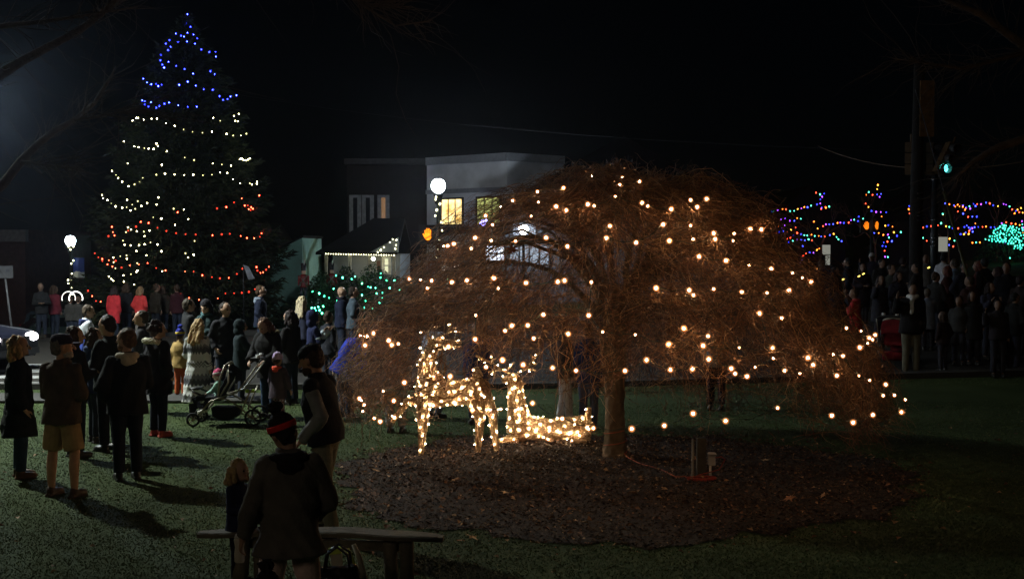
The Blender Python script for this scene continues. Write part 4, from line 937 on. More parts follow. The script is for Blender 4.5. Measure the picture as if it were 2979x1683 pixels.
mb.add(V, [(0, 3, 2, 1), (4, 5, 6, 7), (0, 1, 5, 4), (0, 4, 7, 3), (1, 2, 6, 5), (3, 7, 8), (6, 9, 8, 7), (2, 9, 6)]); mb.build('roof', shing, ph, False)
mb = MB(); Vv, Fc = prism([(w/2-1.0, hz_+.1), (w/2+.15, hz_+.1), (w/2+.15, zr)], -.62, -.50); mb.add(Vv, Fc); mb.build('gable', siding, ph, False)
mb = MB(); mb.box((0, .8, .12), (w, 2.6, .24)); mb.build('porch_floor', trim, ph, False)
for x_ in (952, 1020, 1078, 1148):
    mb = MB(); mb.box((P(x_, 740, HY).x-cx, -.3, hz_/2), (.12, .12, hz_)); mb.box((P(x_, 740, HY).x-cx, -.3, .3), (.18, .18, .12)); mb.build('post', mat('post_paint', (.45, .42, .32), .7), ph, False)
wy = HY+1.99
window((0, wy), (1, 0), 1117, 752, 1132, 792, emis('window_glow', (.95, .95, .6), .9), ph, 1, frame=mat('white_frame', (.6, .6, .55), .6), cross=True)
o = plate((P(1042, 740, wy).x, wy), (P(1068, 740, wy).x, wy), gh+.24, gh+2.2, .05, mat('green_door', (.30, .42, .28), .6), 'door', ph, .03)
o = plate((P(1096, 740, wy).x, wy), (P(1107, 740, wy).x, wy), P(1, 784, wy).z, P(1, 758, wy).z, .05, mat('picture', (.10, .05, .04), .6), 'picture', ph, .03)
mb = MB(); mb.ell((P(1082, 753, HY+.4).x-cx, .9, P(1082, 753, HY+.4).z-gh), .07, None, 10, 8); mb.build('porch_lamp', emis('porch_lamp', (1, .85, .5), 120), ph)
eave = [(948+(1146-948)*i/27, 738+4*i/27) for i in range(28)]
light_string('string_lights', [P(x, y, HY-.5) for x, y in eave], .020, Egw, 'row of white lights along the porch house eave', 'house outline lights', wr=.006, sag=0)
gab = [(750+x/2.4244, 400+y/2.4244) for x, y in ((846, 808), (867, 793), (890, 773), (932, 738), (951, 716), (978, 722), (975, 757), (970, 784))]
light_string('string_lights', [P(x, y, HY-.7) for x, y in gab], .030, Egw, 'white lights outlining the little gable of the porch house', 'house outline lights', wr=.006, sag=0)
# shed with the green bulb glow put into its wall colour, dark gable beside it
sh_ = (P(785, 740, 50).x, P(880, 740, 50).x); g0 = tz(sh_[0], 50)-.3
sr = empty('shed', (sum(sh_)/2, 50, g0), 0, 'pale green windowless shed with slanting top right of the spruce', 'shed')
w = sh_[1]-sh_[0]; zl = P(785, 742, 50).z-g0; zr2 = P(880, 690, 50).z-g0
mb = MB(); Vv, Fc = prism([(-w/2, 0), (w/2, 0), (w/2, zr2), (-w/2, zl)], 0, 5); mb.add(Vv, Fc); mb.build('wall', mat('green_lit_wall', (.24, .42, .36), .85, .18, 1.5, .3, 9), sr, False)  # green light of the bulbs is mixed into this wall colour
mb = MB(); Vv, Fc = prism([(-w/2-.1, zl), (w/2+.05, zr2), (w/2+.05, zr2+.08), (-w/2-.1, zl+.08)], -.08, 5.1); mb.add(Vv, Fc); mb.build('roof', shing, sr, False)
block('gabled_shed', 'dark gabled outbuilding peeping out between spruce and green tinted shed', 700, 800, 752, 55, 6, mat('olive_siding', (.10, .11, .08), .9), 'shed', roof=(-.2, 1.6, shing))
# left brick corner, porch-lit dark house
lb, a, b, g0, h = block('brick_building', 'dark red brick building with a pale cornice at the left edge', -260, 72, 668, 64, 10, mat('red_brick', (.045, .020, .016), .95, .3, 4, .5, 20))
mb = MB(); mb.box((0, -.12, h-.3), (b.x-a.x+.3, .4, .6)); mb.build('cornice', mat('stone_band', (.10, .09, .085), .9), lb, False)
lh, a, b, g0, h = block('dark_house', 'black distant house with one small porch light, left of the bannered lamp', 92, 180, 750, 75, 7, mat('dark_siding', (.02, .02, .022), .9), 'house', roof=(0, 1.6, shing))
mb = MB(); c = P(138, 792, 74.8); mb.ell((c.x-(a.x+b.x)/2, -.2, c.z-g0), .10, None, 8, 6); mb.build('porch_lamp', emis('porch_lamp', (1, .8, .4), 14), lh)

# toy soldiers by the porch
def soldier(x, ytop, Y, H, label):
    c = P(x, ytop, Y); r = empty('toy_soldier', (c.x, Y, c.z-H), 0, label, 'figure', 'toy soldier figures by the porch'); s = H/1.5
    def pt(nm, col, f, ro=.4): mb = MB(); f(mb); mb.xf(Matrix.Scale(s, 4)); mb.build(nm, mat('enamel', col, ro, .1), r)
    for sd in (-1, 1):
        pt('leg', (.02, .02, .03), lambda m, sd=sd: (m.tube([(sd*.075, 0, .05), (sd*.075, 0, .55)], [.055, .07], 10), m.ell((sd*.075, -.04, .04), (.06, .1, .04))))
        pt('arm', (.18, .015, .015), lambda m, sd=sd: m.caps((sd*.165, 0, .92), (sd*.18, -.02, .62), .04, .035))
    pt('torso', (.15, .015, .015), lambda m: m.rings([(0, 0, .52, .14, .11), (0, 0, .62, .11, .09), (0, 0, .85, .14, .11), (0, 0, .97, .12, .09), (0, 0, 1.0, .05, .05)]))
    pt('belt', (.15, .13, .12), lambda m: (m.tube([(-.13, -.115, .93), (.13, -.13, .62)], .018, 5), m.tube([(.13, -.115, .93), (-.13, -.13, .62)], .018, 5)))
    pt('head', (.55, .35, .25), lambda m: (m.ell((0, 0, 1.08), (.085, .09, .10)), m.ell((0, -.09, 1.07), .02)))
    pt('tall_hat', (.015, .015, .02), lambda m: m.tube([(0, 0, 1.13), (0, 0, 1.15), (0, 0, 1.38), (0, 0, 1.40)], [.10, .09, .105, .08], 14), .3)
    pt('plume', (.8, .8, .78), lambda m: m.tube([(.03, -.09, 1.34), (.05, -.10, 1.45), (.07, -.08, 1.53)], [.012, .03, .012], 8))
    return r
soldier(883, 757, 46.2, 1.5, 'red coated toy soldier figure with tall black hat beside the green tinted shed'); soldier(965, 757, 47.6, 1.45, 'toy soldier figure with white plume standing behind the green lit bushes')
# clipped bushes with green lights
def bush(x, y, Y, rx, rz, label, seed, cat='bush', group='bushes by the porch', n=5200, cols=((.03, .07, .03), (.05, .09, .04), (.02, .05, .03))):
    c = P(x, y, Y); g0 = tz(c.x, Y); r = empty('bush', (c.x, Y, g0), 0, label, cat, group); g = np.random.default_rng(seed)
    d = g.normal(size=(n, 3)); d /= np.linalg.norm(d, axis=1, keepdims=True); d[:, 2] = np.abs(d[:, 2])*1.0
    k = (.70+.32*g.random(n)**.5)*(1+.10*np.sin(d[:, 0]*6+seed)+.08*np.sin(d[:, 2]*9+d[:, 1]*5))
    h = c.z-g0
    pos = d*k[:, None]*np.array([rx, rx*.7, h]); pos[:, 2] *= 1.0
    mt = [mat('bush_leaf', q, .6, .3, 4) for q in cols]
    link('foliage', chips('foliage', n, pos, (.08, .17), mt, (1, .6), .2, 1.0), mt, r, smooth=False)
    mb = MB()
    for i in range(5): a = i*1.26; mb.tube([(0, 0, -.1), (math.cos(a)*rx*.3, math.sin(a)*rx*.2, h*.6)], [.05, .02], 6)
    mb.build('stem', bark, r); return r
bush(930, 812, 47.5, 1.05, 1, 'low bush with green lights beside the toy soldiers', 1); bush(1010, 800, 48.5, 1.2, 1, 'middle bush with green lights in front of the porch', 2); bush(1110, 792, 48, 1.5, 1, 'largest bush with green lights behind the weeping tree edge', 3); bush(1215, 835, 47, 1.2, 1, 'dark bush seen through the left twigs of the weeping tree', 4)
qg = [(750+x/2.4244, 400+y/2.4244) for x, y in ((552,972),(598,988),(662,997),(686,980),(735,1028),(778,1052),(795,1056),(838,1098),(880,1095),(878,1130),(386,1085),(433,1098),(469,1117),(503,1130),(535,1065),(461,1189),(427,1193),(380,1200),(402,1202),(410,1221),(436,1217),(453,1238),(735,1110),(752,1198),(806,1207),(858,1165),(865,987),(908,1007),(963,1007),(867,957),(997,1072),(1020,1137),(1030,1163),(1270,1105),(1337,1000),(690,1150),(660,1100),(560,1150),(620,1185),(830,1060),(930,1060),(760,1150))]
Eg = [bulbmat('green_bulb', (2.2, 20, 11), (.05, 2.4, 1.0)), bulbmat('green_bulb', (.6, 8, 4), (.02, 1.2, .5))]
light_string('string_lights', [P(x, y, 45.9+.004*(x-900)) for x, y in qg], .034, Eg, 'green lights spread over the bushes in front of the porch', 'green light strings', wr=.006, loose=1.6)

# ------------------------------------------------------------------ vehicles
def car(loc, rz, body, label, lit=True, suv=True, name='parked_car', Lc=4.6):
    r = empty(name, loc, rz, label, 'car', None); Wd = .92; h1 = .98 if suv else .85; top = 1.72 if suv else 1.42
    pa_ = mat('car_paint', body, .55, .08, 2, spec=.25)
    bm = [(-.5, .35), (-.5, .62), (-.48, .86), (-.46, h1), (.16, h1+.02), (.22, h1), (.47, h1-.14), (.497, h1-.28), (.5, .50), (.485, .30), (.38, .26), (-.40, .26)]
    def loft(poly, w0, name, m, parent, inset=.12):
        V = []; n = len(poly)
        for y, k in ((-w0, .985), (-w0+.10, 1.0), (w0-.10, 1.0), (w0, .985)):
            e = .05 if abs(y) == w0 else 0
            cx_ = sum(p[0] for p in poly)/n; cz_ = sum(p[1] for p in poly)/n
            V += [((cx_+(x-cx_)*(1-e))*Lc, y, cz_+(z-cz_)*(1-e)) for x, z in poly]
        Fc = [(k*n+i, k*n+(i+1) % n, (k+1)*n+(i+1) % n, (k+1)*n+i) for k in range(3) for i in range(n)]+[tuple(range(n)), tuple(range(4*n-1, 3*n-1, -1))]
        mb = MB(); mb.add(V, Fc); me = mb.mesh(name); o = link(name, me, m, parent); bv = o.modifiers.new('b', 'BEVEL'); bv.width = .04; bv.segments = 2; bv.limit_method = 'ANGLE'; return o
    loft(bm, Wd, 'body', pa_, r)
    cab = [(-.47, h1), (-.44, top-.15), (-.40, top), (.02, top), (.05, top-.02), (.20, h1)]
    ca = loft(cab, Wd-.12, 'cabin', pa_, r)
    gm_ = mat('car_glass', (.015, .018, .022), .06, .05, spec=.9)
    mb = MB(); mb.add([(.055*Lc, -.70, top-.09), (.055*Lc, .70, top-.09), (.197*Lc, .76, h1+.05), (.197*Lc, -.76, h1+.05), (.065*Lc, -.70, top-.09), (.065*Lc, .70, top-.09), (.207*Lc, .76, h1+.05), (.207*Lc, -.76, h1+.05)], [(0, 1, 2, 3), (7, 6, 5, 4), (0, 4, 5, 1), (3, 2, 6, 7), (0, 3, 7, 4), (1, 5, 6, 2)]); mb.build('windscreen', gm_, r, False)
    for sd in (-1, 1):
        for x0, x1, n0, n1 in ((-.42, -.20, -.40, -.21), (-.19, .01, -.19, .01), (.02, .17, .02, .06)):
            mb = MB(); y0 = sd*(Wd-.115); y1 = sd*(Wd-.10)
            q = [(x0*Lc, h1+.06), (x1*Lc, h1+.06), (n1*Lc, top-.12), (n0*Lc, top-.12)]
            mb.add([(x, y0, z) for x, z in q]+[(x, y1, z) for x, z in q], [(0, 1, 2, 3), (7, 6, 5, 4), (0, 4, 5, 1), (1, 5, 6, 2), (2, 6, 7, 3), (3, 7, 4, 0)]); mb.build('side_window', gm_, r, False)
        hl = MB(); hl.ell((.482*Lc, sd*.68, h1-.26), (.10, .24, .12), None, 12, 8); ho = hl.build('headlight', emis('headlight', (1, .97, 1), 12) if lit else mat('lens', (.5, .5, .5), .1), r)
        if lit: hl = MB(); hl.ell((.470*Lc, sd*.80, h1-.20), (.06, .09, .06), None, 10, 6); hl.build('turn_signal', emis('turn_signal', (1, .28, .03), 5), ho)
        mm_ = MB(); mm_.ell((.15*Lc, sd*(Wd+.10), h1+.12), (.06, .10, .07), None, 8, 6); mm_.build('mirror', pa_, r)
        tl = MB(); tl.box((-.497*Lc, sd*.75, h1-.10), (.04, .20, .22)); tl.build('tail_light', mat('tail_lens', (.25, .01, .01), .2), r, False)
        for x_ in (.315*Lc, -.315*Lc):
            mb = MB(); mb.tube([(x_, sd*(Wd-.20), .34), (x_, sd*(Wd-.02), .34), (x_, sd*(Wd+.01), .34)], [.34, .34, .30], 22); wh = mb.build('wheel', mat('tyre', (.015, .015, .015), .9), r)
            mb = MB(); mb.tube([(x_, sd*(Wd+.005), .34), (x_, sd*(Wd+.02), .34)], [.21, .19], 16); mb.build('rim', mat('rim', (.4, .4, .42), .3, metal=.8), wh)
    mb = MB(); mb.box((.502*Lc, 0, h1-.30), (.03, 1.0, .16)); mb.build('grille', mat('grille', (.02, .02, .02), .4), r, False)
    mb = MB(); mb.box((.497*Lc, 0, .42), (.06, 1.7, .14)); mb.build('bumper', mat('bumper', (.05, .05, .055), .5), r, False)
    return r
car((-13.2, 28.6, 0), R(-14), (.003, .004, .012), 'dark blue SUV with its headlight and amber lamp lit at the left edge', True, name='sport_utility_vehicle')
g0 = P(60, 880, 54); car((g0.x+1.1, 54, tz(g0.x, 54)), R(180+32), (.10, .14, .12), 'pale green-grey car parked beyond the road near the brick building', False, False)
g0 = P(110, 890, 57); car((g0.x+1.2, 58.5, tz(g0.x, 58)), R(8), (.03, .05, .06), 'dark teal car parked behind the two silhouettes on the left', False, False)
# leaning sign post at the left edge
g0 = G(42, 1010); r = empty('sign_post', g0, 0, 'leaning thin post with a small pale sign above the dark SUV', 'sign')
zt = (P(12, 780, g0.y).z); mb = MB(); dx = P(12, 780, g0.y).x-g0.x; mb.tube([(0, 0, -.1), (dx, 0, zt)], .03, 6); mb.build('post', mat('galv', (.07, .07, .075), .5), r)
mb = MB(); mb.box((dx+.05, -.04, zt-.10), (.42, .02, .34)); mb.build('sign_plate', mat('sign_face', (.05, .05, .055), .5), r, False)
mb = MB(); mb.box((dx+.12, -.055, zt-.06), (.10, .01, .08)); mb.build('sign_mark', mat('sign_ink', (.03, .03, .04), .6), r, False)
# ------------------------------------------------------------------ right side: poles, signals, lit trees
wood = mat('pole_wood', (.014, .012, .011), .9, .3, 2, .5, 15); steel = mat('band_steel', (.30, .31, .33), .25, .1, metal=.9)
c = P(2665, 700, 31); g0 = tz(c.x, 31); up = empty('utility_pole', (c.x, 31, g0), 0, 'thick utility pole with shiny steel bands rising out of the crowd', 'pole')
mb = MB(); mb.tube([(0, 0, -.3), (0, 0, 3), (.04, 0, 6.5)], [.17, .155, .13], 14); mb.build('pole', wood, up)
for y in (563, 577, 628, 641):
    z = P(2665, y, 31).z-g0; mb = MB(); mb.tube([(z*.005, 0, z-.025), (z*.005, 0, z+.025)], [.168-z*.003]*2, 14); mb.build('steel_band', steel, up)
mb = MB(); z = P(2665, 300, 31).z-g0; mb.box((.18, -.12, z-.15), (.34, .12, 1.35)); mb.build('cabinet', mat('orange_lit_box', (.10, .05, .015), .8, .4, 6), up, False)  # orange light falling on the box is put into its base colour
c2 = P(2718, 700, 33); g1 = tz(c2.x, 33); r = empty('utility_pole', (c2.x, 33, g1), 0, 'thinner dark pole just right of the banded utility pole', 'pole')
mb = MB(); zt = P(2718, 500, 33).z-g1; mb.tube([(0, 0, -.2), (0, 0, zt)], [.10, .08], 10); mb.build('pole', iron, r)
for y in (522, 640, 692, 703, 714): z = P(2718, y, 33).z-g1; mb = MB(); mb.tube([(0, 0, z-.02), (0, 0, z+.02)], [.105]*2, 10); mb.build('steel_band', steel, r)
# traffic signals on a span wire
sigm = mat('signal_housing', (.06, .032, .010), .6, .3, 5)
def signal(x, y, Y, rz, label, lit=False, tilt=0):
    c = P(x, y, Y); r = empty('traffic_signal', c, rz, label, 'traffic signal', 'traffic signals on the span wire'); r.rotation_euler = (0, tilt, rz)
    mb = MB()
    for k in range(3): mb.box((0, 0, .28-k*.28), (.26, .2, .26))
    mb.tube([(0, 0, .40), (0, 0, .62)], .03, 6); mb.build('housing', sigm, r, False)
    for k in range(3):
        z = .28-k*.28; mb = MB(); mb.tube([(0, -.10, z), (0, -.30, z-.01)], [.115, .12], 14, cap=False); mb.tube([(0, -.30, z-.01), (0, -.10, z)], [.112, .108], 14, cap=False); mb.build('visor', mat('visor_black', (.02, .02, .02), .6), r)
        mb = MB(); mb.ell((0, -.13, z), (.115, .05, .115), None, 14, 8); mb.build('lens', emis('green_signal', (.10, .95, .85), 5) if (lit and k == 2) else mat('lens_dark', (.08, .01, .01) if k == 0 else (.08, .05, .01), .2), r)
    return r
signal(2650, 461, 32.3, R(150), 'traffic signal seen from behind, left of the utility pole'); signal(2706, 462, 32.3, R(60), 'traffic signal with the unlit brownish housing right of the utility pole')
signal(2750, 462, 31.6, R(18), 'traffic signal showing green, furthest right', True, .5)
def wire(pts, r, label, sag=.0, m=None):
    mb = MB(); L = []
    for a, b in zip(pts[:-1], pts[1:]):
        for k in range(12): t = k/12; p = a.lerp(b, t); p.z -= sag*4*t*(1-t); L.append(p)
    L.append(pts[-1]); mb.tube(L, r, 5); return tag(link('overhead_wire', mb.mesh('overhead_wire'), m or mat('cable', (.02, .02, .025), .6)), label, 'wire', 'overhead wires')
wire([P(2380, 425, 40), P(2640, 487, 32.3), P(2740, 489, 31.8), P(3100, 440, 29)], .014, 'span wire carrying the traffic signals', .12, sigm)
wire([P(690, 275, 46), P(2655, 440, 31.2)], .004, 'long faint cable from the spruce top across the sky to the pole', .35)
r = empty('guy_wire', (0, 0, 0), 0, 'yellow sleeved guy wire slanting down to the crowd at right', 'wire')
a, b = P(2660, 250, 31), P(2850, 930, 27.5); mb = MB(); mb.tube([a, b], .012, 5); mb.build('cable', mat('cable', (.06, .06, .07), .5), r); mb = MB(); mb.tube([a.lerp(b, .48), b], .035, 6); mb.build('guard', mat('guard_yellow', (.05, .045, .010), .6), r)
# pedestrian signals
def hand_signal(x, y, Y, s, label, rz=0, box=True, E=3):
    c = P(x, y, Y); r = empty('pedestrian_signal', c, rz, label, 'pedestrian signal', 'orange pedestrian signals')
    mb = MB(); mb.box((0, .06, 0), (.42*s, .12, .44*s)); mb.box((0, -.05, .22*s), (.42*s, .2, .02)); mb.build('housing', mat('visor_black', (.02, .02, .02), .6), r, False)
    mb = MB(); mb.ell((0, -.02, -.04*s), (.075*s, .015, .085*s))
    for i, (dx, h) in enumerate(((-.055, .10), (-.02, .14), (.018, .14), (.052, .10))): mb.caps((dx*s, -.02, 0), (dx*1.15*s, -.02, h*s), .017*s, .015*s, 6)
    mb.caps((-.06*s, -.02, -.06*s), (-.105*s, -.02, .02*s), .018*s, .014*s, 6); mb.build('hand_symbol', emis('orange_hand', (1, .22, .01), E), r); return r
hand_signal(1245, 683, 36.4, 1.25, 'lit orange hand signal beside the lamp post of the pale building')
for x, n_ in ((2521, 'left'), (2550, 'right')): hand_signal(x, 657, 44, 1.0, 'orange crossing signal, %s one of the far pair among coloured lights' % n_, 0 if n_ == 'left' else .7, E=1.3)
mb = MB(); c = P(2535, 657, 44.15); mb.tube([(c.x, c.y, tz(c.x, 44)-.2), (c.x, c.y, c.z)], .05, 8); mb.tube([(c.x-.35, c.y, c.z-.2), (c.x+.35, c.y, c.z-.2)], .03, 6); tag(link('signal_post', mb.mesh('signal_post'), iron), 'thin post holding the two far crossing signals', 'post')
mb = MB(); c = P(1263, 683, 36.55); mb.tube([(c.x-.1, c.y, c.z), (c.x+.25, 36.95, c.z)], .03, 6); tag(link('signal_bracket', mb.mesh('signal_bracket'), iron), 'bracket fixing the hand signal to the lamp post', 'bracket')
# posted white boards
for x0, x1, y0, y1, Y, lb in ((2393, 2415, 712, 740, 38, 'small square pale board lit at the back of the crowd'), (2402, 2414, 742, 770, 38, 'narrow pale board just below the square one'), (2731, 2756, 689, 731, 36, 'upright white board behind the heads right of the poles')):
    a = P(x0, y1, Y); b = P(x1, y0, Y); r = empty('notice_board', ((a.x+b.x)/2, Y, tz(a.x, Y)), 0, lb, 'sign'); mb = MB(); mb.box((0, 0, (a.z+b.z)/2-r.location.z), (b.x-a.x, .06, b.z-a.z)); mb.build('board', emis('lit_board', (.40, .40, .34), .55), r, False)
    mb = MB(); mb.tube([(0, .06, 0), (0, .06, b.z-r.location.z-.05)], .03, 6); mb.build('post', iron, r)
# houses and bare trees dressed in coloured lights
ZL = 68
for x0, x1, yt, Y, lb in ((2240, 2460, 655, 72, 'black distant house behind the coloured lights, left'), (2590, 2960, 640, 74, 'black distant house behind the coloured lights, right')):
    block('dark_house', lb, x0, x1, yt, Y, 8, mat('dark_siding', (.02, .02, .022), .9), 'house', roof=(0, 2.2, shing))
def baretree(x, ybase, Y, H, label, seed, spread=.9, name='bare_tree', lit=None, n=5, group='bare street trees'):
    c = P(x, ybase, Y); g0 = tz(c.x, Y); r = empty(name, (c.x, Y, g0), 0, label, 'tree', group); g = np.random.default_rng(seed); segs = []
    def grow(p, d, L, rad, lv):
        q = p+d*L; m = (p+q)/2+g.normal(0, L*.05, 3); segs.append((p, m, q, rad, rad*.6))
        if lv == 0: return
        for i in range(g.integers(2, 4)+(lv == n)): nd = d+g.normal(0, .55*spread, 3); nd[2] += .12; nd /= np.linalg.norm(nd); grow(q, nd, L*(.62+.22*g.random()), rad*.58, lv-1)
    grow(np.zeros(3), np.array([0, 0, 1.]), H*.30, H*.022, n); pts = arr([[s[0], s[1], s[2]] for s in segs]); rad = arr([[s[3], (s[3]+s[4])/2, s[4]] for s in segs])
    k = rad[:, 0] > H*.006; link('trunk', strands_mesh('trunk', pts[k], rad[k]), bark, r); link('crown', strands_mesh('crown', pts[~k], rad[~k]), bark, r); return r
for i, (x, H, lb) in enumerate(((2330, 3.6, 'left'), (2390, 4.4, 'second'), (2545, 4.6, 'third'), (2760, 4.0, 'fourth'), (2900, 4.3, 'fifth'))):
    baretree(x, 760, ZL+.6, H, ('leftmost low bare tree carrying coloured lights', 'bare tree topped with a coloured light cluster, left of the crossing signals', 'bare tree whose crown tip carries the highest coloured lights', 'bare tree with coloured arcs right of the poles', 'bare tree with coloured lights above the green net bush')[i], 40+i, 1.1)
C3 = lambda l: [(1900+x/2.0788, 450+y/2.0788) for x, y in l]
def along(poly, step=10):
    out = []
    for (x0, y0), (x1, y1) in zip(poly[:-1], poly[1:]):
        d = math.hypot(x1-x0, y1-y0); k = max(1, int(d/step))
        out += [(x0+(x1-x0)*i/k+random.uniform(-2, 2), y0+(y1-y0)*i/k+random.uniform(-3, 3)) for i in range(k)]
    return out+[poly[-1]]
mu = [bulbmat('blue_bulb', (.5, .7, 9), (.05, .08, 3)), bulbmat('green_bulb', (1, 8, 5), (.03, 2, 1)), bulbmat('red_bulb', (9, .8, .3), (2.5, .05, .02)), bulbmat('amber_bulb', (8, 3.4, .4), (2.2, .7, .03)), bulbmat('violet_bulb', (2.4, .5, 7), (.5, .05, 2.2)), bulbmat('orange_bulb', (9, 1.8, .2), (2.4, .3, .02)), bulbmat('blue_bulb', (.2, .3, 5), (.03, .05, 2))]
GA = [[(985,235),(1035,232),(1012,270)], [(720,340),(780,330),(830,340),(895,330),(955,303),(990,305),(1018,322),(1065,313)], [(725,345),(735,375),(770,387),(830,395),(893,387)], [(975,405),(993,440),(1027,430),(1090,413),(1180,410),(1240,380),(1270,387)], [(800,420),(780,435),(715,450),(740,470),(812,463),(862,440)], [(810,510),(870,477),(935,485),(1040,497),(1090,482),(1140,522)], [(820,530),(870,510),(960,518)], [(905,552),(935,565),(925,590),(968,592),(1005,567)], [(908,615),(890,655)], [(1012,300),(1020,325),(1045,320)]]
GB = [[(1355,187),(1355,208)], [(1303,223),(1290,240),(1328,243),(1380,235),(1370,255)], [(1285,298),(1317,340),(1377,350),(1410,348)], [(1385,368),(1360,395),(1330,408)], [(1404,425),(1445,435),(1455,465),(1495,463),(1475,490)], [(1297,482),(1340,475),(1420,483),(1440,520),(1395,530)], [(1385,548),(1410,552),(1400,580)], [(1240,400),(1265,432)], [(1405,618),(1420,618)], [(1550,312),(1550,355)]]
GC = [[(1763,298),(1793,302),(1870,303),(1890,318),(1940,303),(1985,303),(2015,290),(2083,308),(2120,295),(2175,330),(2235,350)], [(1830,310),(1915,328),(1950,310)], [(1845,348),(1877,360),(1907,375),(1957,380),(1950,410),(1925,440),(1890,470)], [(1630,440),(1685,437),(1745,418),(1815,443),(1848,443),(1885,440),(1990,440),(2065,437)], [(1635,505),(1655,520)], [(1750,358),(1752,358)]]
GD = [[(1795,503),(1820,515),(1818,552),(1790,545)], [(1835,500),(1860,480)], [(1928,527),(1975,525),(2010,510)], [(1900,425),(1935,470),(1880,480)], [(2110,418),(2165,410),(2240,440)], [(2100,550),(2130,530)], [(2235,400),(2238,470)], [(1885,330),(1920,325)], [(2190,350),(2225,322)]]
for L, nm in ((GA, 'coloured lights tracing the left trees and gable, right edge of the weeping tree'), (GB, 'coloured lights round the crossing signals with the high star tip'), (GC, 'long looping coloured lights right of the utility pole'), (GD, 'short coloured light clusters beside the green net lights')):
    pp = [q for poly in L for q in along(C3(poly))]
    light_string('string_lights', [P(x, y, ZL+random.uniform(-.4, .4)) for x, y in pp], .040, mu, nm, 'multicoloured light strings', 'far', wr=.008, loose=1.0)
ng = C3([(2010,520),(2050,465),(2100,420),(2150,430),(2200,440),(2243,430),(2243,570),(2190,575),(2140,530),(2060,525)]); pp = []
px = arr(ng)
while len(pp) < 88:
    q = (random.uniform(2866, 2985), random.uniform(648, 728))
    if inpoly(np.array([q[0]]), np.array([q[1]]), px)[0] and all(math.hypot(q[0]-w[0], q[1]-w[1]) > 5.5 for w in pp): pp.append(q)
    elif random.random() < .02: pp.append(q) if inpoly(np.array([q[0]]), np.array([q[1]]), px)[0] else None
pp += C3([(2158, 624), (1750, 358)])
light_string('string_lights', [P(x, y, ZL-3) for x, y in pp], .046, [bulbmat('green_bulb', (.5, 5, 3.4), (.03, 1.4, .8)), bulbmat('green_bulb', (.2, 2.5, 1.7), (.02, .8, .5))], 'dense net of sea green lights over a rounded bush at the right edge', 'green light strings', wr=.006, loose=.8)
bush(2935, 660, ZL-1.6, 1.7, 1, 'rounded bush under the dense green net lights at the right edge', 9, group='far bushes', n=2500)

# ------------------------------------------------------------------ bare trees framing the top corners
def limb_tree(x, y, Y, limbs, label, seed, tw=260):
    """trunk stands outside the frame; its limbs reach in. limbs: lists of (x,y,radius) photograph points"""
    c = P(x, y, Y); r = empty('bare_tree', (c.x, Y, 0), 0, label, 'tree', 'bare trees framing the view'); base = Vector((c.x, Y, 0)); g = np.random.default_rng(seed)
    mb = MB(); t0 = P(limbs[0][0][0], limbs[0][0][1], Y); mb.tube([(0, 0, -.2), (0, 0, .6), (.05, 0, 2.2), t0-base, t0-base+Vector((.1, .2, 2.5))], [.34, .26, .22, .17, .12], 14); me = mb.mesh('trunk'); link('trunk', me, dbark, r)
    pts, rads = [], []
    for L in limbs:
        q = [P(a, b, Y+k*.12)-base for k, (a, b, _) in enumerate(L)]; mb = MB(); mb.tube(q, [w for *_, w in L], 8); mb.build('limb', dbark, r)
        for i in range(tw//len(limbs)):
            k = g.integers(0, len(q)-1); p = q[k].lerp(q[k+1], g.random()); d = (q[k+1]-q[k]).normalized()+Vector(g.normal(0, .65, 3)); d.normalize(); K = 6; ln = .25+g.exponential(.45); s = [p]
            for j in range(K-1): d = (d+Vector(g.normal(0, .22, 3))+Vector((0, 0, -.03))).normalized(); s.append(s[-1]+d*ln/K)
            pts.append([list(v) for v in s]); rads.append(np.linspace(.006, .0018, K))
    link('twigs', strands_mesh('twigs', arr(pts), arr(rads)), dbark, r)
limb_tree(-330, 700, 13.5, [[(-330, 620, .16), (-60, 590, .065), (10, 535, .052), (60, 470, .048), (112, 418, .040), (160, 380, .036), (215, 350, .030), (275, 300, .024), (310, 245, .018), (338, 195, .010)], [(-330, 420, .12), (60, 180, .05), (230, 90, .040), (290, 45, .035), (350, -10, .028)], [(60, 470, .02), (140, 480, .014), (240, 492, .008)], [(215, 350, .016), (330, 330, .010), (420, 318, .005)], [(-200, 100, .05), (150, 60, .02), (400, 20, .008)], [(-330, 200, .10), (200, -160, .05), (800, -90, .03), (1000, -20, .018), (1150, 75, .012), (1260, 60, .006)], [(1000, -20, .012), (1080, 20, .008), (1180, 20, .005)]], 'bare tree reaching its long curved limb in from the left edge', 3, 420)
limb_tree(3350, 700, 15, [[(3350, 560, .15), (3050, 380, .07), (2900, 430, .045), (2830, 470, .030), (2780, 520, .015)], [(3350, 300, .12), (3000, 150, .06), (2850, 40, .04), (2700, -20, .02)], [(3000, 150, .03), (2800, 200, .018), (2600, 170, .006)]], 'bare tree whose dim branches reach in from the right edge', 5, 330)

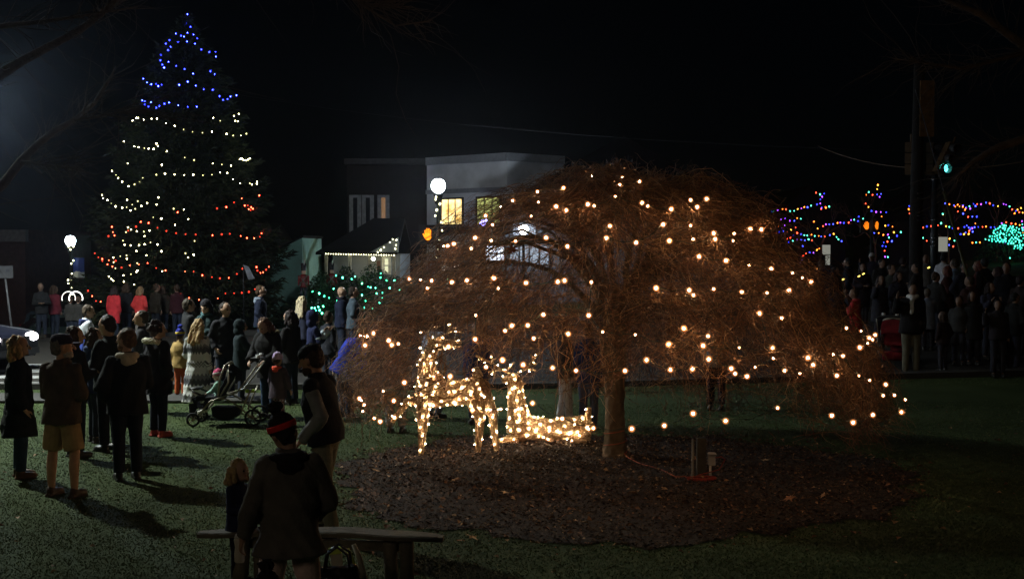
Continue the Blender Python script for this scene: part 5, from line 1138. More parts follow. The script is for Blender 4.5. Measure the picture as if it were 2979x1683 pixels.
# ------------------------------------------------------------------ bench, bottle, strollers, outlet
oldwood = mat('weathered_wood', (.15, .13, .10), .85, .35, 3, .8, 18)
BY = 10.15; bx0, bx1 = P(600, 1600, BY).x, P(1262, 1600, BY).x; bc = (bx0+bx1)/2
bench = empty('park_bench', (bc, BY, 0), R(-5), 'weathered backless wooden bench in front of the family, bottom centre', 'bench')
mb = MB(); V = []; N_ = 26
for i in range(N_+1):
    t = i/N_; x = -1.0+2.0*t; bow = .16*(1-(2*t-1)**2); w_ = .115*(1-.55*abs(2*t-1)**6)
    for y, z in ((bow-w_, .408), (bow-w_-.004, .437), (bow-w_+.012, .448), (bow+w_-.012, .448), (bow+w_, .437), (bow+w_, .408)): V.append((x, y, z+.004*math.sin(x*9)))
Fc = [(i*6+j, i*6+(j+1) % 6, (i+1)*6+(j+1) % 6, (i+1)*6+j) for i in range(N_) for j in range(6)]+[(0, 5, 4, 3, 2, 1), tuple(N_*6+j for j in range(6))]
mb.add(V, Fc); mb.build('seat', oldwood, bench, False)
for x_ in (-.68, -.53, .56, .70):
    mb = MB(); y_ = .16*(1-x_*x_); mb.tube([(x_, y_+(.06 if abs(x_) < .6 else -.06), -.02), (x_*.99, y_, .2), (x_*.98, y_, .412)], [.065, .055, .06], 9); me = mb.mesh('leg'); link('leg', me, oldwood, bench)
mb = MB(); mb.box((0, .15, .33), (1.3, .035, .08)); mb.build('stretcher', oldwood, bench, False)

def stroller(loc, s, label, kid=True, fab=(.015, .016, .02), flip=1, cat='stroller'):
    r = empty('stroller', loc, 0, label, cat); k = 1/190
    q = lambda x, y, dy=0: Vector(((x-660)*k*flip, dy, (1240-y)*k))*s
    fr = mat('stroller_tube', (.30, .27, .22), .35, .1, metal=.5); fb = cloth(fab, name='stroller_fabric')
    for dy in (-.26, .26):
        for x, y, R_ in ((573, 1219, 20), (747, 1213, 26)):
            mb = MB(); a = [(q(x, y, dy)+Vector((R_*k*s*.86*math.cos(t), 0, R_*k*s*.86*math.sin(t)))) for t in np.linspace(0, 6.2832, 20)]; mb.tube(a, .018*s, 8); w = mb.build('wheel', mat('tyre', (.015, .015, .015), .9), r)
            mb = MB(); mb.tube([q(x, y, dy-.02), q(x, y, dy+.02)], .022*s, 8)
            for t in np.linspace(0, 6.2832, 7)[:-1]: mb.tube([q(x, y, dy), q(x, y, dy)+Vector((R_*k*s*.82*math.cos(t), 0, R_*k*s*.82*math.sin(t)))], .006*s, 5)
            mb.build('spokes', fr, w)
        mb = MB(); mb.tube([q(580, 1212, dy), q(600, 1192, dy), q(622, 1166, dy), q(645, 1157, dy), q(668, 1158, dy), q(695, 1172, dy), q(722, 1195, dy), q(745, 1212, dy)], .014*s, 8); mb.tube([q(742, 1130, dy), q(728, 1160, dy), q(712, 1200, dy), q(742, 1212, dy)], .014*s, 8)
        mb.tube([q(640, 1158, dy), q(700, 1140, dy), q(732, 1100, dy), q(765, 1054, dy)], .012*s, 8); mb.build('frame', fr, r)
    mb = MB(); mb.tube([q(765, 1054, -.26), q(770, 1046, -.2), q(770, 1046, .2), q(765, 1054, .26)], .017*s, 8); mb.build('handle', mat('grip', (.02, .02, .02), .8), r)
    mb = MB(); mb.box(q(752, 1046), (.16*s, .40*s, .05*s)); mb.build('console', mat('grip', (.02, .02, .02), .8), r, False)
    for dy in (-.13, .13):
        mb = MB(); c = q(758, 1042, dy); mb.tube([c-Vector((0, 0, .04)), c+Vector((0, 0, .05))], [.032*s, .038*s], 12); mb.build('cup', mat('paper_cup', (.55, .55, .55), .6), r)
    mb = MB(); mb.rings([(0, 0, 0, .10, .19), (0, 0, .05, .20, .22), (0, 0, .18, .22, .23)], 16, p=4); mb.xf(Matrix.Translation(q(660, 1222)+Vector((0, 0, 0)))); mb.build('basket', fb, r)
    mb = MB(); mb.box(q(615, 1160)+Vector((0, 0, 0)), (.40*s, .42*s, .06*s)); b0 = len(mb.v)
    mb.box((0, 0, .22*s), (.07*s, .42*s, .46*s)); mb.xf(Matrix.Translation(q(640, 1158)) @ Matrix.Rotation(R(28)*flip, 4, 'Y'), b0); me = fuse(mb, 'seat', .018, 2, .01, 20); link('seat', me, fb, r)
    mb = MB(); L = [q(645, 1150, -.24), q(652, 1095, -.24), q(664, 1064, -.20), q(672, 1056, -.08), q(672, 1056, .08), q(664, 1064, .20), q(652, 1095, .24), q(645, 1150, .24)]; mb.tube(L, .016*s, 8)
    mb.tube([q(652, 1150, -.24), q(676, 1110, -.25), q(674, 1062, -.15), q(674, 1056, 0), q(674, 1062, .15), q(676, 1110, .25), q(652, 1150, .24)], .013*s, 8); mb.build('canopy_frame', fr, r)
    mb = MB(); V = []; 
    for a in np.linspace(0, math.pi, 13):
        for x, y in ((676, 1062), (696, 1078), (694, 1110)): V.append(q(x, y)+Vector((0, -.23*math.cos(a), -.06*(1-math.sin(a))-.0)))
    Fc = [(i*3+j, i*3+j+1, i*3+j+4, i*3+j+3) for i in range(12) for j in range(2)]; V2 = [v+Vector((.012, 0, -.012)) for v in V]; mb.add(V+V2, Fc+[tuple(39+i for i in f[::-1]) for f in Fc]); mb.build('folded_canopy', fb, r)
    mb = MB(); mb.tube([q(600, 1150, -.22), q(572, 1138, -.22), q(562, 1132, -.1), q(562, 1132, .1), q(572, 1138, .22), q(600, 1150, .22)], .016*s, 8); mb.box(q(572, 1132), (.14*s, .36*s, .025*s)); mb.build('tray', mat('grip', (.02, .02, .02), .5), r)
    mb = MB(); mb.box(q(572, 1175), (.03*s, .26*s, .18*s), rot=Matrix.Rotation(-.4*flip, 3, 'Y')); mb.build('footrest', fb, r, False)
    return r, q
Z_ = 10175/(1236-718); sl_, q_ = stroller((P(660, 1236, Z_).x, Z_, 0), 1.0, 'dark pushchair with curved frame carrying the toddler in a pink hat')
mb = MB(); c = P(735, 1132, Z_); mb.box((c.x, Z_-.2, c.z), (.14, .10, .05), rz=.2); tag(link('toy', fuse(mb, 'toy', .012, 2), mat('lime_plastic', (.35, .55, .05), .4)), 'small lime green pouch hanging from the pushchair handle tubes', 'pouch')
# water bottle in the hand of the woman in front
def bottle(p, label):
    r = empty('water_bottle', p, 0, label, 'bottle')
    mb = MB(); mb.tube([(0, 0, 0), (0, 0, .01), (0, 0, .06), (0, 0, .10), (0, 0, .15), (0, 0, .165)], [.026, .033, .034, .028, .036, .030], 16); mb.build('body', mat('frosted_plastic', (.62, .55, .45), .35, .08, 3, spec=.6), r)
    mb = MB(); mb.tube([(0, 0, .165), (0, 0, .185), (0, 0, .20), (0, 0, .225)], [.033, .026, .012, .010], 14); mb.build('cap', mat('white_plastic', (.75, .72, .68), .4, .05), r); return r
# outlet post with orange cord
o0 = P(2040, 1408, 14.75); o0.z = .05; r = empty('outlet_post', o0, 0, 'short wooden post with pale weatherproof outlet box on the mulch', 'outlet post')
mb = MB(); mb.box((.0, .02, .24), (.10, .09, .48)); mb.build('post', mat('dark_post', (.04, .035, .025), .9, .3, 5, .6, 30), r, False)
mb = MB(); mb.box((-.10, 0, .23), (.022, .03, .48), rz=.2); mb.build('stake', oldwood, r, False)
mb = MB(); mb.box((.115, -.03, .24), (.085, .06, .15)); mb.box((.115, -.055, .30), (.10, .09, .02)); ob = mb.build('outlet_box', mat('grey_box', (.28, .26, .24), .6), r, False); bv = ob.modifiers.new('b', 'BEVEL'); bv.width = .008
mb = MB(); mb.tube([(.10, -.03, .17), (.10, -.03, .0)], .014, 8); mb.build('conduit', mat('grey_box', (.45, .42, .38), .6), r)
oc = mat('orange_cord', (.22, .025, .012), .5, .1)
mb = MB(); L = []
for t in np.linspace(0, 2*math.pi*3.3, 90): rr_ = .15+.012*math.sin(t*1.7); L.append(o0+Vector((-.02+rr_*math.cos(t)*1.1, -.12+rr_*math.sin(t)*.6, .012+.0015*t)))
L += [o0+Vector((.2, -.06, .12)), o0+Vector((.27, -.05, .24)), o0+Vector((.22, -.06, .27)), o0+Vector((.15, -.06, .26))]; mb.tube(L, .0065, 6)
tag(link('extension_cord', mb.mesh('extension_cord'), oc), 'orange extension cord coiled at the foot of the outlet post', 'cord')
mb = MB(); L = [o0+Vector((-.18, 0, .03))]+[Vector((o0.x-.3-(o0.x-.3-TX-.15)*t, o0.y+(TC[1]-.25-o0.y)*t+.12*math.sin(t*6), .075)) for t in np.linspace(0, 1, 20)]
for t in np.linspace(0, 6.2832*2, 30): L.append(Vector((TX+.15*math.cos(t-.8), TC[1]+.15*math.sin(t-.8), .10+.30*t/12.6)))
mb.tube(L, .006, 6); tag(link('extension_cord', mb.mesh('extension_cord'), mat('rust_cord', (.35, .08, .04), .6)), 'dull red cord running from the outlet post to the tree trunk', 'cord')
# ------------------------------------------------------------------ people
DK = (.022, .020, .024)
def cardi():
    m = bpy.data.materials.new('patterned_knit'); t, b = nodes(m); b.inputs['Roughness'].default_value = .95; b.inputs['Specular IOR Level'].default_value = .1
    tc = t.nodes.new('ShaderNodeTexCoord'); sx = t.nodes.new('ShaderNodeSeparateXYZ'); t.links.new(tc.outputs['Object'], sx.inputs[0])
    def M(op, a, b_=None, c=None):
        n = t.nodes.new('ShaderNodeMath'); n.operation = op
        for i, v in enumerate((a, b_, c)):
            if v is None: continue
            if isinstance(v, (int, float)): n.inputs[i].default_value = v
            else: t.links.new(v, n.inputs[i])
        return n.outputs[0]
    an = M('ARCTAN2', sx.outputs['Y'], sx.outputs['X'])
    zig = M('PINGPONG', M('MULTIPLY', an, .9), .16)
    z = M('ADD', sx.outputs['Z'], M('MULTIPLY', zig, .30))
    r = t.nodes.new('ShaderNodeValToRGB'); r.color_ramp.interpolation = 'CONSTANT'; e = r.color_ramp.elements
    W_ = (.74, .74, .73, 1); G_ = (.10, .10, .115, 1); M_2 = (.24, .24, .26, 1)
    bands = [(0, G_), (.165, W_), (.20, M_2), (.26, W_), (.36, G_), (.42, M_2), (.47, W_), (.555, G_), (.57, W_), (.585, G_), (.60, W_), (.69, G_), (.75, M_2), (.775, W_), (.845, G_), (.86, W_), (.875, G_), (.89, W_)]
    e[0].position = 0; e[0].color = G_; e[1].position = .165; e[1].color = W_
    for p_, c_ in bands[2:]: k = e.new(p_); k.color = c_
    t.links.new(M('DIVIDE', z, 1.55), r.inputs[0]); n = t.nodes.new('ShaderNodeTexNoise'); n.inputs['Scale'].default_value = 60
    mx = t.nodes.new('ShaderNodeMix'); mx.data_type = 'RGBA'; mx.blend_type = 'MULTIPLY'; mx.inputs[0].default_value = .2
    t.links.new(r.outputs[0], mx.inputs[6]); t.links.new(n.outputs[0], mx.inputs[7]); t.links.new(mx.outputs[2], b.inputs['Base Color']); return m
def plaid():
    m = bpy.data.materials.new('plaid'); t, b = nodes(m); b.inputs['Roughness'].default_value = .9
    tc = t.nodes.new('ShaderNodeTexCoord'); c = t.nodes.new('ShaderNodeTexChecker'); c.inputs['Scale'].default_value = 34; c.inputs[1].default_value = (.42, .36, .42, 1); c.inputs[2].default_value = (.16, .05, .06, 1)
    t.links.new(tc.outputs['Object'], c.inputs[0]); t.links.new(c.outputs[0], b.inputs['Base Color']); return m
def col2(name, c0, c1, zf, soft=.02):          # upper / lower colour blocking at height zf
    m = bpy.data.materials.new(name); t, b = nodes(m); b.inputs['Roughness'].default_value = .85; tc = t.nodes.new('ShaderNodeTexCoord'); sx = t.nodes.new('ShaderNodeSeparateXYZ'); n = t.nodes.new('ShaderNodeTexNoise'); n.inputs['Scale'].default_value = 5
    a = t.nodes.new('ShaderNodeMath'); a.operation = 'MULTIPLY_ADD'; a.inputs[1].default_value = .25; mr = t.nodes.new('ShaderNodeMapRange'); mr.inputs[1].default_value = zf-soft; mr.inputs[2].default_value = zf+soft
    t.links.new(tc.outputs['Object'], sx.inputs[0]); t.links.new(tc.outputs['Object'], n.inputs[0]); t.links.new(n.outputs[0], a.inputs[0]); t.links.new(sx.outputs['Z'], a.inputs[2]); t.links.new(a.outputs[0], mr.inputs[0])
    mx = t.nodes.new('ShaderNodeMix'); mx.data_type = 'RGBA'; mx.inputs[6].default_value = (*c1, 1); mx.inputs[7].default_value = (*c0, 1); t.links.new(mr.outputs[0], mx.inputs[0]); t.links.new(mx.outputs[2], b.inputs['Base Color']); return m
denim = (.035, .06, .11)
# --- foreground family at the bench
w_, iw = person(840, 1203, 1.66, -12, 'woman seen from behind in dark grey coat and black hat with red stripe', 2, hair='short', hs=1.0, haircol=(.02, .015, .012), jacket=(.12, .11, .095), hem=.79, bulk=.045, flare=.06, pants=(.60, .44, .41), loose=1.02, hat='pom', hatcol=(.022, .018, .018), hat2=(.75, .03, .02), arms=(((.10, -.04, -.28), (.16, .04, -.50)), ((.10, .05, -.27), (.02, .22, -.42))), hood=(.02, .018, .02), hyaw=-30, hpitch=14, hroll=-14, build=.96, stance=.15)
bottle(iw['hl']+Vector((-.03, .03, -.17)), 'clear water bottle held upright by the woman in the striped hat')
person(694, 1335, 1.02, 118, 'small blond child in navy jacket behind the bench, looking right', 2, hs=1.35, jacket=(.018, .024, .06), hem=.72, hair='bob', haircol=(.40, .28, .14), arms=('front', 'front'), hyaw=0, skin=(.45, .27, .19), pants=(.02, .02, .03))
v_, iv = person(945, 998, 1.84, -72, 'man in dark vest with grey sleeves and cap, walking left past the bench', 2, jacket=(.014, .015, .02), vest=True, sleeve=(.23, .235, .24), hem=.86, pants=(.22, .21, .16), hat='cap', hatcol=(.012, .012, .014), hair='short', beard=(.06, .035, .02), arms=(((.04, -.09, -.28), (.00, .17, -.47)), ((.04, .02, -.28), (.00, .22, -.44))), lean=.16, hpitch=8, hyaw=0, stride=.12, bulk=.035, build=1.05, skin=(.45, .24, .15))
person(778, 1668, 1.0, 10, 'child with fuzzy dark hat, only the top showing at the bottom edge', 1, hs=1.35, jacket=DK, hat='pom', hatcol=(.02, .018, .02), hair='short')
# --- left group
person(52, 975, 1.70, 62, 'blonde woman in long dark coat cut by the left edge', 2, jacket=(.020, .020, .020), hem=.52, flare=.06, hair='bob', haircol=(.50, .31, .15), pants=denim, shoe=(.12, .06, .03), arms=('hang', 'hang'), hyaw=10, bulk=.045)
person(178, 970, 1.80, 18, 'man from behind in khaki shorts, brown jacket and dark cap', 2, jacket=(.085, .065, .048), hem=.80, shorts=True, pants=(.38, .27, .14), hat='cap', hatcol=(.03, .02, .04), hair='short', haircol=(.15, .13, .12), beard=(.35, .33, .30), arms=('front', 'front'), hyaw=45, shoe=(.06, .035, .02), bulk=.04, build=1.04, stance=.15, skin=(.50, .28, .18))
person(368, 953, 1.80, -28, 'man in black jacket with grey hood on his shoulders, face turned left', 2, jacket=(.016, .018, .020), hem=.78, hood=(.46, .41, .33), hair='short', haircol=(.10, .06, .035), arms=('pocket', 'front'), hyaw=-38, pants=(.018, .022, .035), build=1.08, bulk=.045, beard=(.16, .09, .05))
person(318, 915, 1.84, -60, 'dark haired man looking down left with clasped hands, behind the grey hooded man', 2, jacket=(.016, .020, .020), hem=.80, hair='short', haircol=(.03, .02, .015), arms=('front', 'front'), hpitch=12, hyaw=-8, pants=(.015, .016, .02), build=1.05, bulk=.035)
person(272, 952, 1.62, 55, 'woman in navy hooded jacket squeezed between the cap man and clasped hands man', 1, jacket=(.02, .03, .08), hair='bob', haircol=(.04, .03, .02), hood=(.05, .07, .16), arms=('front', 'front'))
person(252, 886, 1.66, 60, 'short haired woman in blue jacket with white shoulder panels', 1, jmat=col2('blue_white', (.55, .58, .65), (.02, .05, .30), 1.27), hood=(.02, .03, .10), hair='short', haircol=(.07, .05, .035), arms=('front', 'front'), hyaw=10, hpitch=10, sleeve=(.04, .10, .38))
person(457, 933, 1.68, 38, 'woman in long dark parka with pale fur hood trim', 2, jacket=(.020, .018, .022), hem=.66, hair='curly', haircol=(.035, .022, .018), fur=(.80, .70, .56), arms=('wave', 'pocket'), hyaw=30, pants=(.016, .018, .03), shoe=(.35, .05, .03), bulk=.055, build=1.08)
person(524, 957, 1.25, 15, 'boy in tan jacket, orange trousers and blue yellow striped hat', 1, hs=1.22, jacket=(.36, .24, .09), pants=(.40, .09, .03), hat='pom', hatcol=(.03, .04, .30), hat2=(.70, .50, .04), hair=None and 'x' or 'short', bulk=.045, arms=('hang', 'hang'), shoe=(.05, .03, .03))
person(573, 926, 1.60, 12, 'blonde woman in long white cardigan with grey knitted bands', 2, jmat=cardi(), hem=.28, flare=.07, hair='long', haircol=(.42, .28, .13), arms=('front', 'hang'), hpitch=18, lean=.05, pants=DK, bulk=.035)
person(601, 872, 1.72, 195, 'woman with glasses and teal scarf facing the camera behind the cardigan woman', 1, jacket=(.03, .05, .055), scarf=(.05, .10, .11), hair='bob', haircol=(.02, .015, .012), hat='beanie', hatcol=DK, glasses=True, hpitch=14, arms=('front', 'front'), skin=(.62, .40, .28))
person(645, 973, 1.12, -150, 'child in mottled green knitted hat and dark coat', 1, hs=1.3, jacket=(.02, .018, .022), hat='beanie', hatcol=(.22, .26, .14), hair='short', scarf=(.20, .08, .30), arms=('hang', 'hang'))
person(700, 930, 1.46, 75, 'child with raised black hood holding out a phone, facing right', 1, hs=1.1, jacket=(.014, .022, .026), hair=None, arms=('reach', 'reach'), bulk=.045, hem=.70)
person(757, 829, 1.82, 78, 'tall bearded man in navy hoodie standing beyond the pushchair, facing right', 1, jacket=(.014, .018, .035), hood=(.22, .26, .32), hair='short', haircol=(.06, .035, .02), beard=(.10, .06, .04), arms=('pocket', 'pocket'))
n_, inn = person(783, 918, 1.64, -150, 'brown haired woman in black coat bending over the pushchair handle', 1, jacket=(.018, .017, .018), hem=.70, fur=(.10, .08, .04), hair='bob', haircol=(.13, .07, .045), arms=('rail', 'rail'), hpitch=28, lean=.10, pants=denim, bulk=.06, build=1.1)
person(880, 861, 1.68, 20, 'woman with long pale blonde hair seen from behind near the bushes', 1, jacket=(.025, .028, .05), hair='long', haircol=(.58, .48, .32), arms=('front', 'front'), hyaw=15)
p_, ip = person(912, 903, 1.58, 70, 'teenager in navy hoodie with light grey sleeves holding a glowing phone', 1, jacket=(.02, .025, .075), sleeve=(.42, .50, .55), hair=None, arms=('phone', ((.05, .10, -.25), (-.02, .30, -.02))), pants=denim, shoe=(.5, .5, .5), hyaw=0)
c = ip['hr']+Vector((.09, 0, .08)); mb = MB(); mb.box(c, (.012, .07, .15), rot=Matrix.Rotation(-.25, 3, 'Y')); pho = tag(link('phone', mb.mesh('phone'), mat('phone_shell', (.5, .5, .52), .3), smooth=False), 'pale phone held up by the teenager in the navy hoodie', 'phone')
person(992, 833, 1.78, 70, 'bald man in dark navy coat standing by the green lit bushes', 1, jacket=(.014, .018, .038), hair='bald', skin=(.48, .30, .20), hyaw=0, bulk=.045, scarf=(.02, .02, .03))
person(1027, 833, 1.80, 72, 'dark haired man in grey blue jacket beside the bald man', 1, jacket=(.07, .095, .12), hair='short', haircol=(.035, .025, .02), arms=('front', 'pocket'), skin=(.42, .24, .16))
person(1003, 935, 1.55, 40, 'child in bright royal blue coat leaning right at the weeping tree edge', 1, jacket=(.03, .05, .42), hair='short', haircol=(.30, .17, .07), lean=.35, side=.35, hs=1.1, pants=denim, bulk=.06, arms=('front', 'reach'))
g_, ig = person(808, 1026, 1.12, 25, 'little girl from behind with lilac knitted hat, orange hood and plaid trousers', 1, hs=1.3, jacket=(.085, .065, .085), hem=.68, hat='beanie', hatcol=(.50, .38, .62), hair=None and 'x' or 'short', hood=(.85, .10, .05), pmat=plaid(), arms=('hang', 'out'), bulk=.055, skin=(.5, .3, .2))
# toddler riding in the pushchair
tp = P(628, 1236, Z_); person(0, 0, .86, -82, 'toddler in pink striped hat and mint jacket sitting in the pushchair', 1, hs=1.45, at=Vector((tp.x+.05, Z_, .12)), sit=(.28, .34, .52, .22), jacket=(.42, .66, .56), hat='beanie', hatcol=(.75, .12, .25), hat2=(.80, .75, .78), hair='short', haircol=(.3, .2, .1), arms=('reach', 'reach'), hpitch=10, pants=(.03, .03, .05), shoe=(.7, .66, .6), hood=(.40, .66, .56), stance=.10, skin=(.62, .36, .28))
person(215, 948, 1.72, 40, 'dark coated woman almost hidden behind the capped man in shorts', 1, jacket=(.02, .02, .024), hair='bob', haircol=(.05, .03, .02), arms=('front', 'front'), hyaw=20)
person(412, 902, 1.70, -100, 'man in charcoal jacket behind the fur hooded woman, turned left', 1, jacket=(.03, .03, .034), hair='short', haircol=(.04, .03, .02), arms=('fold', 'fold'))
person(655, 878, 1.76, 150, 'man in black coat standing behind the knitted hat child', 1, jacket=(.018, .018, .022), hair='short', haircol=(.03, .02, .015), arms=('pocket', 'pocket'), hyaw=-20)
person(846, 900, 1.66, -60, 'dark haired woman in black jacket between bending woman and blonde', 1, jacket=(.02, .018, .02), hair='bob', haircol=(.03, .02, .02), arms=('front', 'front'), hpitch=10)
person(955, 905, 1.50, 40, 'boy in dark jacket between the teenager with the phone and the royal blue coat', 1, jacket=(.02, .022, .03), hair='short', haircol=(.05, .03, .02), hs=1.15)
person(548, 868, 1.74, 60, 'man in dark jacket behind the boy with the striped hat', 1, jacket=(.02, .02, .022), hair='short', haircol=(.04, .03, .02), arms=('phone', 'phone'))
# --- far left silhouettes
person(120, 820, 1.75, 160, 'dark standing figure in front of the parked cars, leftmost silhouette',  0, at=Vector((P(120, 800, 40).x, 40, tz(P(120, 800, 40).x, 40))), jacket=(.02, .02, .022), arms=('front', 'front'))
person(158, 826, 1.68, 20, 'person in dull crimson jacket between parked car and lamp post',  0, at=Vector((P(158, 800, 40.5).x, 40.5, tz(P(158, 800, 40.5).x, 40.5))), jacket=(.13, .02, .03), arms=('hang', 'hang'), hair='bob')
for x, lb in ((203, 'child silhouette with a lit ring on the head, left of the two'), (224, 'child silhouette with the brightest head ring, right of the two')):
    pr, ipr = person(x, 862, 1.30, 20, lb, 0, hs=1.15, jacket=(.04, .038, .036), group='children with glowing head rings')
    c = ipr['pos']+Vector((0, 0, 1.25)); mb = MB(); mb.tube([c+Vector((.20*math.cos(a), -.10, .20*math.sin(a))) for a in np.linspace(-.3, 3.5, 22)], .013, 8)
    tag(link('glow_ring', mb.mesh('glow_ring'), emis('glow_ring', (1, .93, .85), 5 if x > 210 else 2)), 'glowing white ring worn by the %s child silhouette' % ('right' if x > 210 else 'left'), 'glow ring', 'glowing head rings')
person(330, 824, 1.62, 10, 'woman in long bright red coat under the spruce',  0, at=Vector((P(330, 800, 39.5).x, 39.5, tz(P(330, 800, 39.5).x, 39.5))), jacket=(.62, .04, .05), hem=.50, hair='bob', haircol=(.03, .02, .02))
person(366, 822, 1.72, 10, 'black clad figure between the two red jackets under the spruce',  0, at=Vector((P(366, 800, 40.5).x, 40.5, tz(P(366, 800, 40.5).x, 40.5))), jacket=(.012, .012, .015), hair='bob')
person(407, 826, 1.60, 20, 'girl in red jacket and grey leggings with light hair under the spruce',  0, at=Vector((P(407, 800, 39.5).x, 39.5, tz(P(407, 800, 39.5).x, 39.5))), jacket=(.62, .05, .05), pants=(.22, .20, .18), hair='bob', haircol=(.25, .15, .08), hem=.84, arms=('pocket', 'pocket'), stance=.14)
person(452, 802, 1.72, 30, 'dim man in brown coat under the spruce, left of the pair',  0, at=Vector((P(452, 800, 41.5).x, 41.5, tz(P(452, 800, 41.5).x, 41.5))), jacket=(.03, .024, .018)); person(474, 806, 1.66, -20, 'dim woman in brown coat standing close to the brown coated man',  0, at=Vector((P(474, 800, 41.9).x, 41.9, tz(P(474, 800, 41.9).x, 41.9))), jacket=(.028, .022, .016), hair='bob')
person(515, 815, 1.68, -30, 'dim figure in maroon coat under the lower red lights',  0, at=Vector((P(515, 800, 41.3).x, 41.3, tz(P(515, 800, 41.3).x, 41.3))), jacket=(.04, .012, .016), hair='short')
# --- people half hidden behind the weeping tree
person(1150, 925, 1.70, 10, 'person in grey trousers and coat glimpsed behind the left twigs', 0, jacket=(.16, .16, .16), pants=(.20, .19, .18), hem=.45)
person(1262, 905, 1.72, 40, 'person in pale denim jacket glimpsed behind the standing reindeer', 0, jacket=(.30, .34, .42), pants=(.10, .13, .18))
person(1390, 930, 1.62, 190, 'person in dark blue coat glimpsed between the reindeer', 0, jacket=(.02, .03, .09))
person(1642, 925, 1.66, 100, 'walker in pale striped trousers seen under the crown left of the trunk', 0, jacket=(.05, .05, .06), pants=(.42, .42, .44), hem=.80, shoe=(.4, .2, .15), stride=.1)
person(1712, 940, 1.60, 20, 'person in dark blue coat and jeans seen just left of the trunk', 0, jacket=(.02, .03, .08), pants=(.05, .06, .10)); person(2085, 905, 1.66, 200, 'person in pale jacket glimpsed behind the right side twigs', 0, jacket=(.12, .13, .15))
# --- crowd at the right
CR = [(2387, 757, 1.72, (.03, .035, .07), 'short', (.12, .10, .08), 'man in navy coat at the left end of the right crowd'), (2430, 775, 1.55, (.03, .025, .03), 'bob', (.03, .02, .02), 'small dark woman beside the navy coated man'), (2472, 748, 1.75, (.012, .014, .02), 'short', (.02, .02, .02), 'tall black coated man below the crossing signals'),
      (2536, 735, 1.76, (.02, .02, .03), 'cap', (.45, .45, .45), 'man with a pale cap in the back row of the crowd'), (2590, 767, 1.78, (.045, .05, .045), 'short', (.03, .02, .02), 'man in grey green jacket facing the camera above the red pushchair'), (2622, 746, 1.74, (.02, .02, .02), 'short', (.03, .02, .02), 'dark man close to the left side of the utility pole'),
      (2490, 838, 1.45, (.38, .03, .03), 'short', (.05, .03, .02), 'child in red hooded jacket at the right of the weeping tree'), (2652, 822, 1.82, (.014, .013, .015), 'short', (.02, .015, .01), 'large man in black coat with white collar in front of the pole'), (2692, 740, 1.68, (.10, .09, .08), 'bob', (.15, .10, .07), 'light haired woman right of the utility pole'),
      (2742, 735, 1.78, (.45, .45, .48), 'short', (.02, .02, .02), 'man in white shirt below the upright white board'), (2778, 752, 1.70, (.10, .14, .20), 'short', (.05, .04, .03), 'person in steel blue jacket right of the white shirt'), (2756, 772, 1.66, (.05, .02, .02), 'bob', (.10, .03, .02), 'auburn haired woman in front of the white shirted man'),
      (2700, 838, 1.35, (.12, .14, .18), 'short', (.10, .08, .06), 'child in grey blue jacket right of the black coated man'), (2822, 800, 1.70, (.06, .03, .03), 'short', (.04, .03, .02), 'man in brown jacket beside the yellow guy wire'), (2848, 758, 1.72, (.10, .03, .03), 'bob', (.12, .04, .03), 'woman in dull red coat right of the guy wire'),
      (2930, 762, 1.82, (.012, .012, .016), 'short', (.02, .015, .01), 'tall man in black seen face on at the far right'), (2880, 820, 1.60, (.03, .03, .05), 'bob', (.03, .02, .02), 'dark woman standing in front of the tall man'), (2965, 800, 1.66, (.04, .03, .03), 'short', (.03, .02, .02), 'figure cut by the right edge of the picture'),
      (2790, 860, 1.40, (.05, .05, .05), 'short', (.03, .02, .02), 'dark child in the front row right of the black coat'), (2340, 800, 1.60, (.02, .02, .03), 'bob', (.03, .02, .02), 'dark woman almost hidden by the right edge of the weeping tree'), (2905, 870, 1.50, (.03, .025, .03), 'short', (.03, .02, .02), 'dark child in front of the far right crowd'), (2560, 800, 1.60, (.03, .03, .04), 'bob', (.03, .02, .02), 'small dark woman between red child and grey green jacket')]
CR += [(2368, 800, 1.50, (.02, .02, .02), 'short', (.02, .015, .01), 'dark teenager in front of the navy coated man'), (2412, 742, 1.78, (.015, .015, .02), 'short', (.02, .02, .02), 'dark man right behind the pale boards at the left of the crowd'), (2508, 765, 1.66, (.02, .015, .02), 'bob', (.03, .02, .02), 'dark haired woman under the left crossing signal'), (2562, 752, 1.72, (.015, .015, .015), 'short', (.02, .02, .02), 'dark man under the right crossing signal'), (2612, 790, 1.62, (.02, .02, .03), 'bob', (.03, .02, .02), 'woman in dark coat whose head touches the utility pole'), (2668, 764, 1.70, (.02, .016, .016), 'short', (.02, .02, .02), 'dark man right against the utility pole'),
       (2722, 790, 1.64, (.03, .03, .03), 'short', (.05, .03, .02), 'dark man below and left of the white shirted man'), (2802, 762, 1.74, (.02, .02, .03), 'short', (.02, .02, .02), 'dark man left of the guy wire foot'), (2832, 845, 1.50, (.02, .02, .02), 'bob', (.03, .02, .02), 'dark girl in the front of the right crowd'), (2868, 748, 1.80, (.015, .015, .02), 'short', (.02, .02, .02), 'tall dark man behind the dull red coat'), (2906, 775, 1.68, (.02, .02, .02), 'bob', (.04, .02, .02), 'dark woman left of the tall man in black'), (2950, 850, 1.55, (.02, .02, .02), 'short', (.02, .02, .02), 'dark figure low at the right edge'), (2745, 905, 1.20, (.03, .02, .02), 'bob', (.05, .03, .02), 'small dark child crouched low in the right crowd'), (2445, 845, 1.30, (.02, .02, .03), 'bob', (.03, .02, .02), 'small dark child left of the red jacketed child')]
